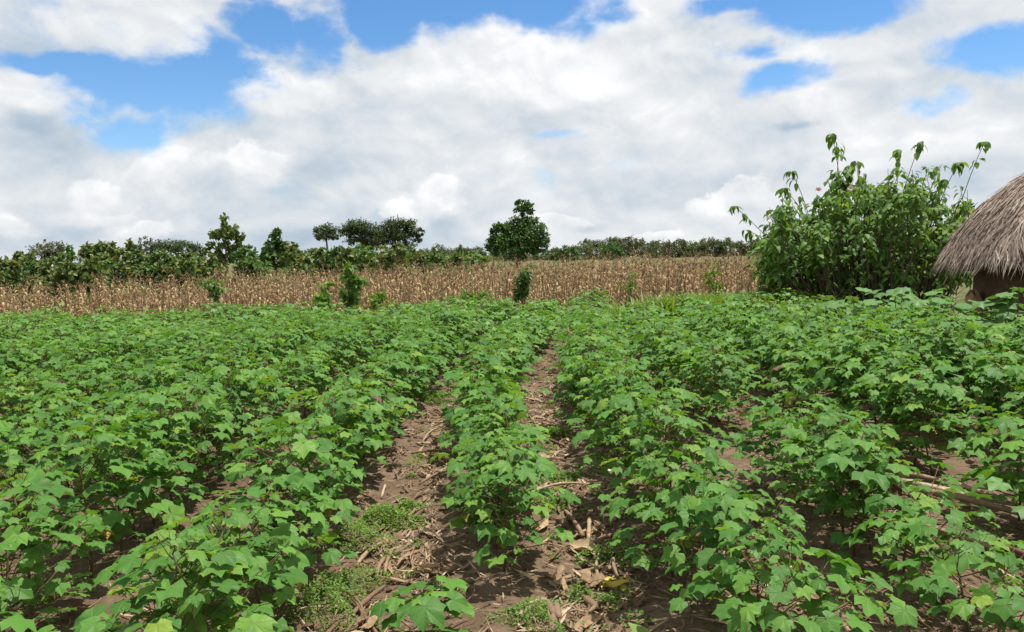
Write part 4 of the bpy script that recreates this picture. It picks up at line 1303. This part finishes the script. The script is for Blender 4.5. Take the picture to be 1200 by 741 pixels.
# ------------------------------------------------------------------ the hut
def hut():
    rg = np.random.default_rng(12)
    root = thing('thatched_hut', HUT, 'round mud hut with a grey brown thatched roof at the right edge', 'hut')
    RW, RE, ZE, ZA = 1.42, 1.92, 1.34, 2.86
    # wall: ring with a doorway gap towards the camera side
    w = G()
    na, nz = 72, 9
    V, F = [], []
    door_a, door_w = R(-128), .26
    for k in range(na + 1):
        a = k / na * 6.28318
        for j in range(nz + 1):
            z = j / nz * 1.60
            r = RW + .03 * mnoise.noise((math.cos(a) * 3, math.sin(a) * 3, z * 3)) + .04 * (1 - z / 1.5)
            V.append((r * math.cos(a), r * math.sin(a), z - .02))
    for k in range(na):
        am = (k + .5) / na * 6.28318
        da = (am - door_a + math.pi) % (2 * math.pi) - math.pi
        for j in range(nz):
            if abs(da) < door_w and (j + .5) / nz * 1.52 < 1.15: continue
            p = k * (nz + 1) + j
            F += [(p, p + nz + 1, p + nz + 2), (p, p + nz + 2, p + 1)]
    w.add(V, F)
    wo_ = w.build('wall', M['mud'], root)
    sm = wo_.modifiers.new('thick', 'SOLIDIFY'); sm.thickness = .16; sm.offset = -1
    # door posts
    for s in (-1, 1):
        a = door_a + s * (door_w + .02)
        g = G().add(*tube(curve(((RW + .03) * math.cos(a), (RW + .03) * math.sin(a), 0), ((RW + .03) * math.cos(a), (RW + .03) * math.sin(a), 1.2), (.01, 0, 0), 5), .045, 7))
        g.build('door_post', M['timber'], root)
    # added lump at the left, coloured pale as a sunlit patch of wall
    b = G()
    c = Vector(((RW + .16) * math.cos(R(176)), (RW + .16) * math.sin(R(176)), 0))
    q = nrm(RNG.normal(0, 1, (1, 3)))
    V = []; nlat, nlon = 8, 12
    for i in range(nlat + 1):
        for j in range(nlon):
            th = math.pi * i / nlat; ph = 2 * math.pi * j / nlon
            d = 1 + .45 * mnoise.noise((math.cos(ph) * 2.3, math.sin(ph) * 2.3, th * 3))
            V.append((c.x + .19 * math.sin(th) * math.cos(ph) * d, c.y + .17 * math.sin(th) * math.sin(ph) * d, .38 + .48 * math.cos(th) * d))
    F = []
    for i in range(nlat):
        for j in range(nlon):
            p, r_ = i * nlon + j, i * nlon + (j + 1) % nlon
            F += [(p, p + nlon, r_ + nlon), (p, r_ + nlon, r_)]
    b.add(V, F)
    b.build('sunlit_patch', M['lit_mud'], root)
    # thatch
    def prof(t):                                       # t 0 at apex .. 1 at eave: domed
        r = .05 + (RE - .05) * t
        z = ZE + (ZA - ZE) * (1 - t ** 1.85)
        return r, z
    V, F = [], []
    na, nr = 64, 18
    for i in range(nr + 1):
        t = i / nr
        r, z = prof(t)
        for k in range(na):
            a = k / na * 6.28318
            n_ = .05 * mnoise.noise((math.cos(a) * 3, math.sin(a) * 3, t * 5)) + .03 * mnoise.noise((math.cos(a) * 9, math.sin(a) * 9, t * 9))
            V.append((r * math.cos(a) * (1 + n_ * .3), r * math.sin(a) * (1 + n_ * .3), z - .07 + n_))
    V.append((0, 0, ZA - .05)); ap = len(V) - 1
    for i in range(nr):
        for k in range(na):
            p, q_ = i * na + k, i * na + (k + 1) % na
            F += [(p, p + na, q_ + na), (p, q_ + na, q_)]
    for k in range(na): F.append((ap, k, (k + 1) % na))
    roof = G().add(V, F).build('thatch_roof', M['thatch_base'], root)
    sm = roof.modifiers.new('thick', 'SOLIDIFY'); sm.thickness = .14; sm.offset = -1
    # straws in overlapping courses
    s = G()
    nS = 26000
    t = np.clip(np.sqrt(rg.uniform(.0, 1.06, nS)), .02, 1.02)
    course = np.floor(t * 7 + rg.normal(0, .12, nS)) / 7
    a = rg.uniform(0, 6.28318, nS)
    dt = .012
    r0 = .05 + (RE - .05) * t; z0 = ZE + (ZA - ZE) * (1 - t ** 2.0)
    r1 = .05 + (RE - .05) * (t + dt); z1 = ZE + (ZA - ZE) * (1 - (t + dt) ** 2.0)
    dn = nrm(np.stack([(r1 - r0) * np.cos(a), (r1 - r0) * np.sin(a), z1 - z0], 1))
    up = nrm(np.stack([-(z1 - z0) * np.cos(a), -(z1 - z0) * np.sin(a), (r1 - r0)], 1))
    side = np.cross(up, dn)
    sway = np.array([mnoise.noise((math.cos(x) * 4, math.sin(x) * 4, y * 4)) for x, y in zip(a, t)])
    dirv = dn + side * (rg.normal(0, .26, nS) + .45 * sway)[:, None] + up * rg.normal(-.01, .085, nS)[:, None]
    dirv[t > .88] += np.array([0, 0, -.22])
    hgt = .02 + .07 * (t * 7 - course * 7) * .6 + rg.uniform(0, .035, nS) + .04 * sway
    L0 = np.stack([r0 * np.cos(a), r0 * np.sin(a), z0], 1) + up * hgt[:, None] - dn * .22
    tplS = (np.array([(0, -.5, 0), (0, .5, 0), (.6, -.42, 0), (.6, .42, 0), (1, 0, 0)], float), np.array([(0, 2, 3), (0, 3, 1), (2, 4, 3)]), np.array([(0, 0), (0, 1), (.6, 0), (.6, 1), (1, .5)], float))
    Mx = frames(dirv, up + rg.normal(0, .35, (nS, 3)))
    Ln = rg.uniform(.22, .5, nS); wd = rg.uniform(.010, .024, nS)
    Vt = tplS[0]
    W = np.einsum('kij,kvj->kvi', Mx, Vt[None] * np.stack([Ln, wd, wd], 1)[:, None]) + L0[:, None]
    FF = (tplS[1][None] + (np.arange(nS) * 5)[:, None, None]).reshape(-1, 3)
    s.add(W.reshape(-1, 3), FF, np.tile(tplS[2], (nS, 1)))
    so = s.build('straw', M['thatch'], roof); so['kind'] = 'stuff'
    # rafters showing under the eave
    for k in range(14):
        aa = k / 14 * 6.283
        g = G().add(*tube(np.array([(RE * .97 * math.cos(aa), RE * .97 * math.sin(aa), ZE - .10), (.9 * math.cos(aa), .9 * math.sin(aa), prof(.4)[1] - .30)]), .03, 6))
        g.build('rafter', M['timber'], roof)


hut()

# big leaved squash plants before the hut
SQ = [G().add(*t).mesh('leaf', M['squash']) for t in LEAF_SQ]
SQL = ['big leaved plant before the hut, nearest to the right edge', 'big leaved plant below the hut doorway', 'big leaved plant below the left end of the roof', 'big leaved plant between the hut and the bush foot', 'big leaved plant below the middle of the bush', 'low big leaved plant below the left part of the bush', 'big leaved plant at the right edge, lowest of the big leaves']
for i, (px, py, Y, n) in enumerate(SQUASH_PX):
    rg = np.random.default_rng(600 + i)
    p = at(px, py, Y)
    root = thing('squash_plant', (p.x, Y, 0), SQL[i], 'squash plant', 'big leaved plants before hut and bush')
    g = G(); fr = []
    for k in range(n):
        a = rg.uniform(0, 6.28); q = rg.uniform(.05, .55)
        e = np.array([q * math.cos(a), q * math.sin(a), max(.35, p.z - .02 - .45 * q ** 2 + rg.normal(0, .06) - (0.22 if k % 3 == 0 else 0))])
        g.add(*tube(curve((e[0] * .35, e[1] * .35, 0), e, (0, 0, .06), 5), (.010, .009, .008, .006, .005), 5))
        tv = np.array([math.cos(a), math.sin(a), -.2]); nv = np.array([math.cos(a) * .35, math.sin(a) * .35 - .15, 1]) + rg.normal(0, .2, 3)
        o = link('leaf', SQ[k % 3], root)
        o.matrix_basis = Matrix.Translation(e) @ Matrix(frames(tv[None], nv[None])[0].tolist()).to_4x4() @ Matrix.Scale(float(rg.uniform(.12, .18)), 4)
    g.build('stem', M['green_stem'], root)
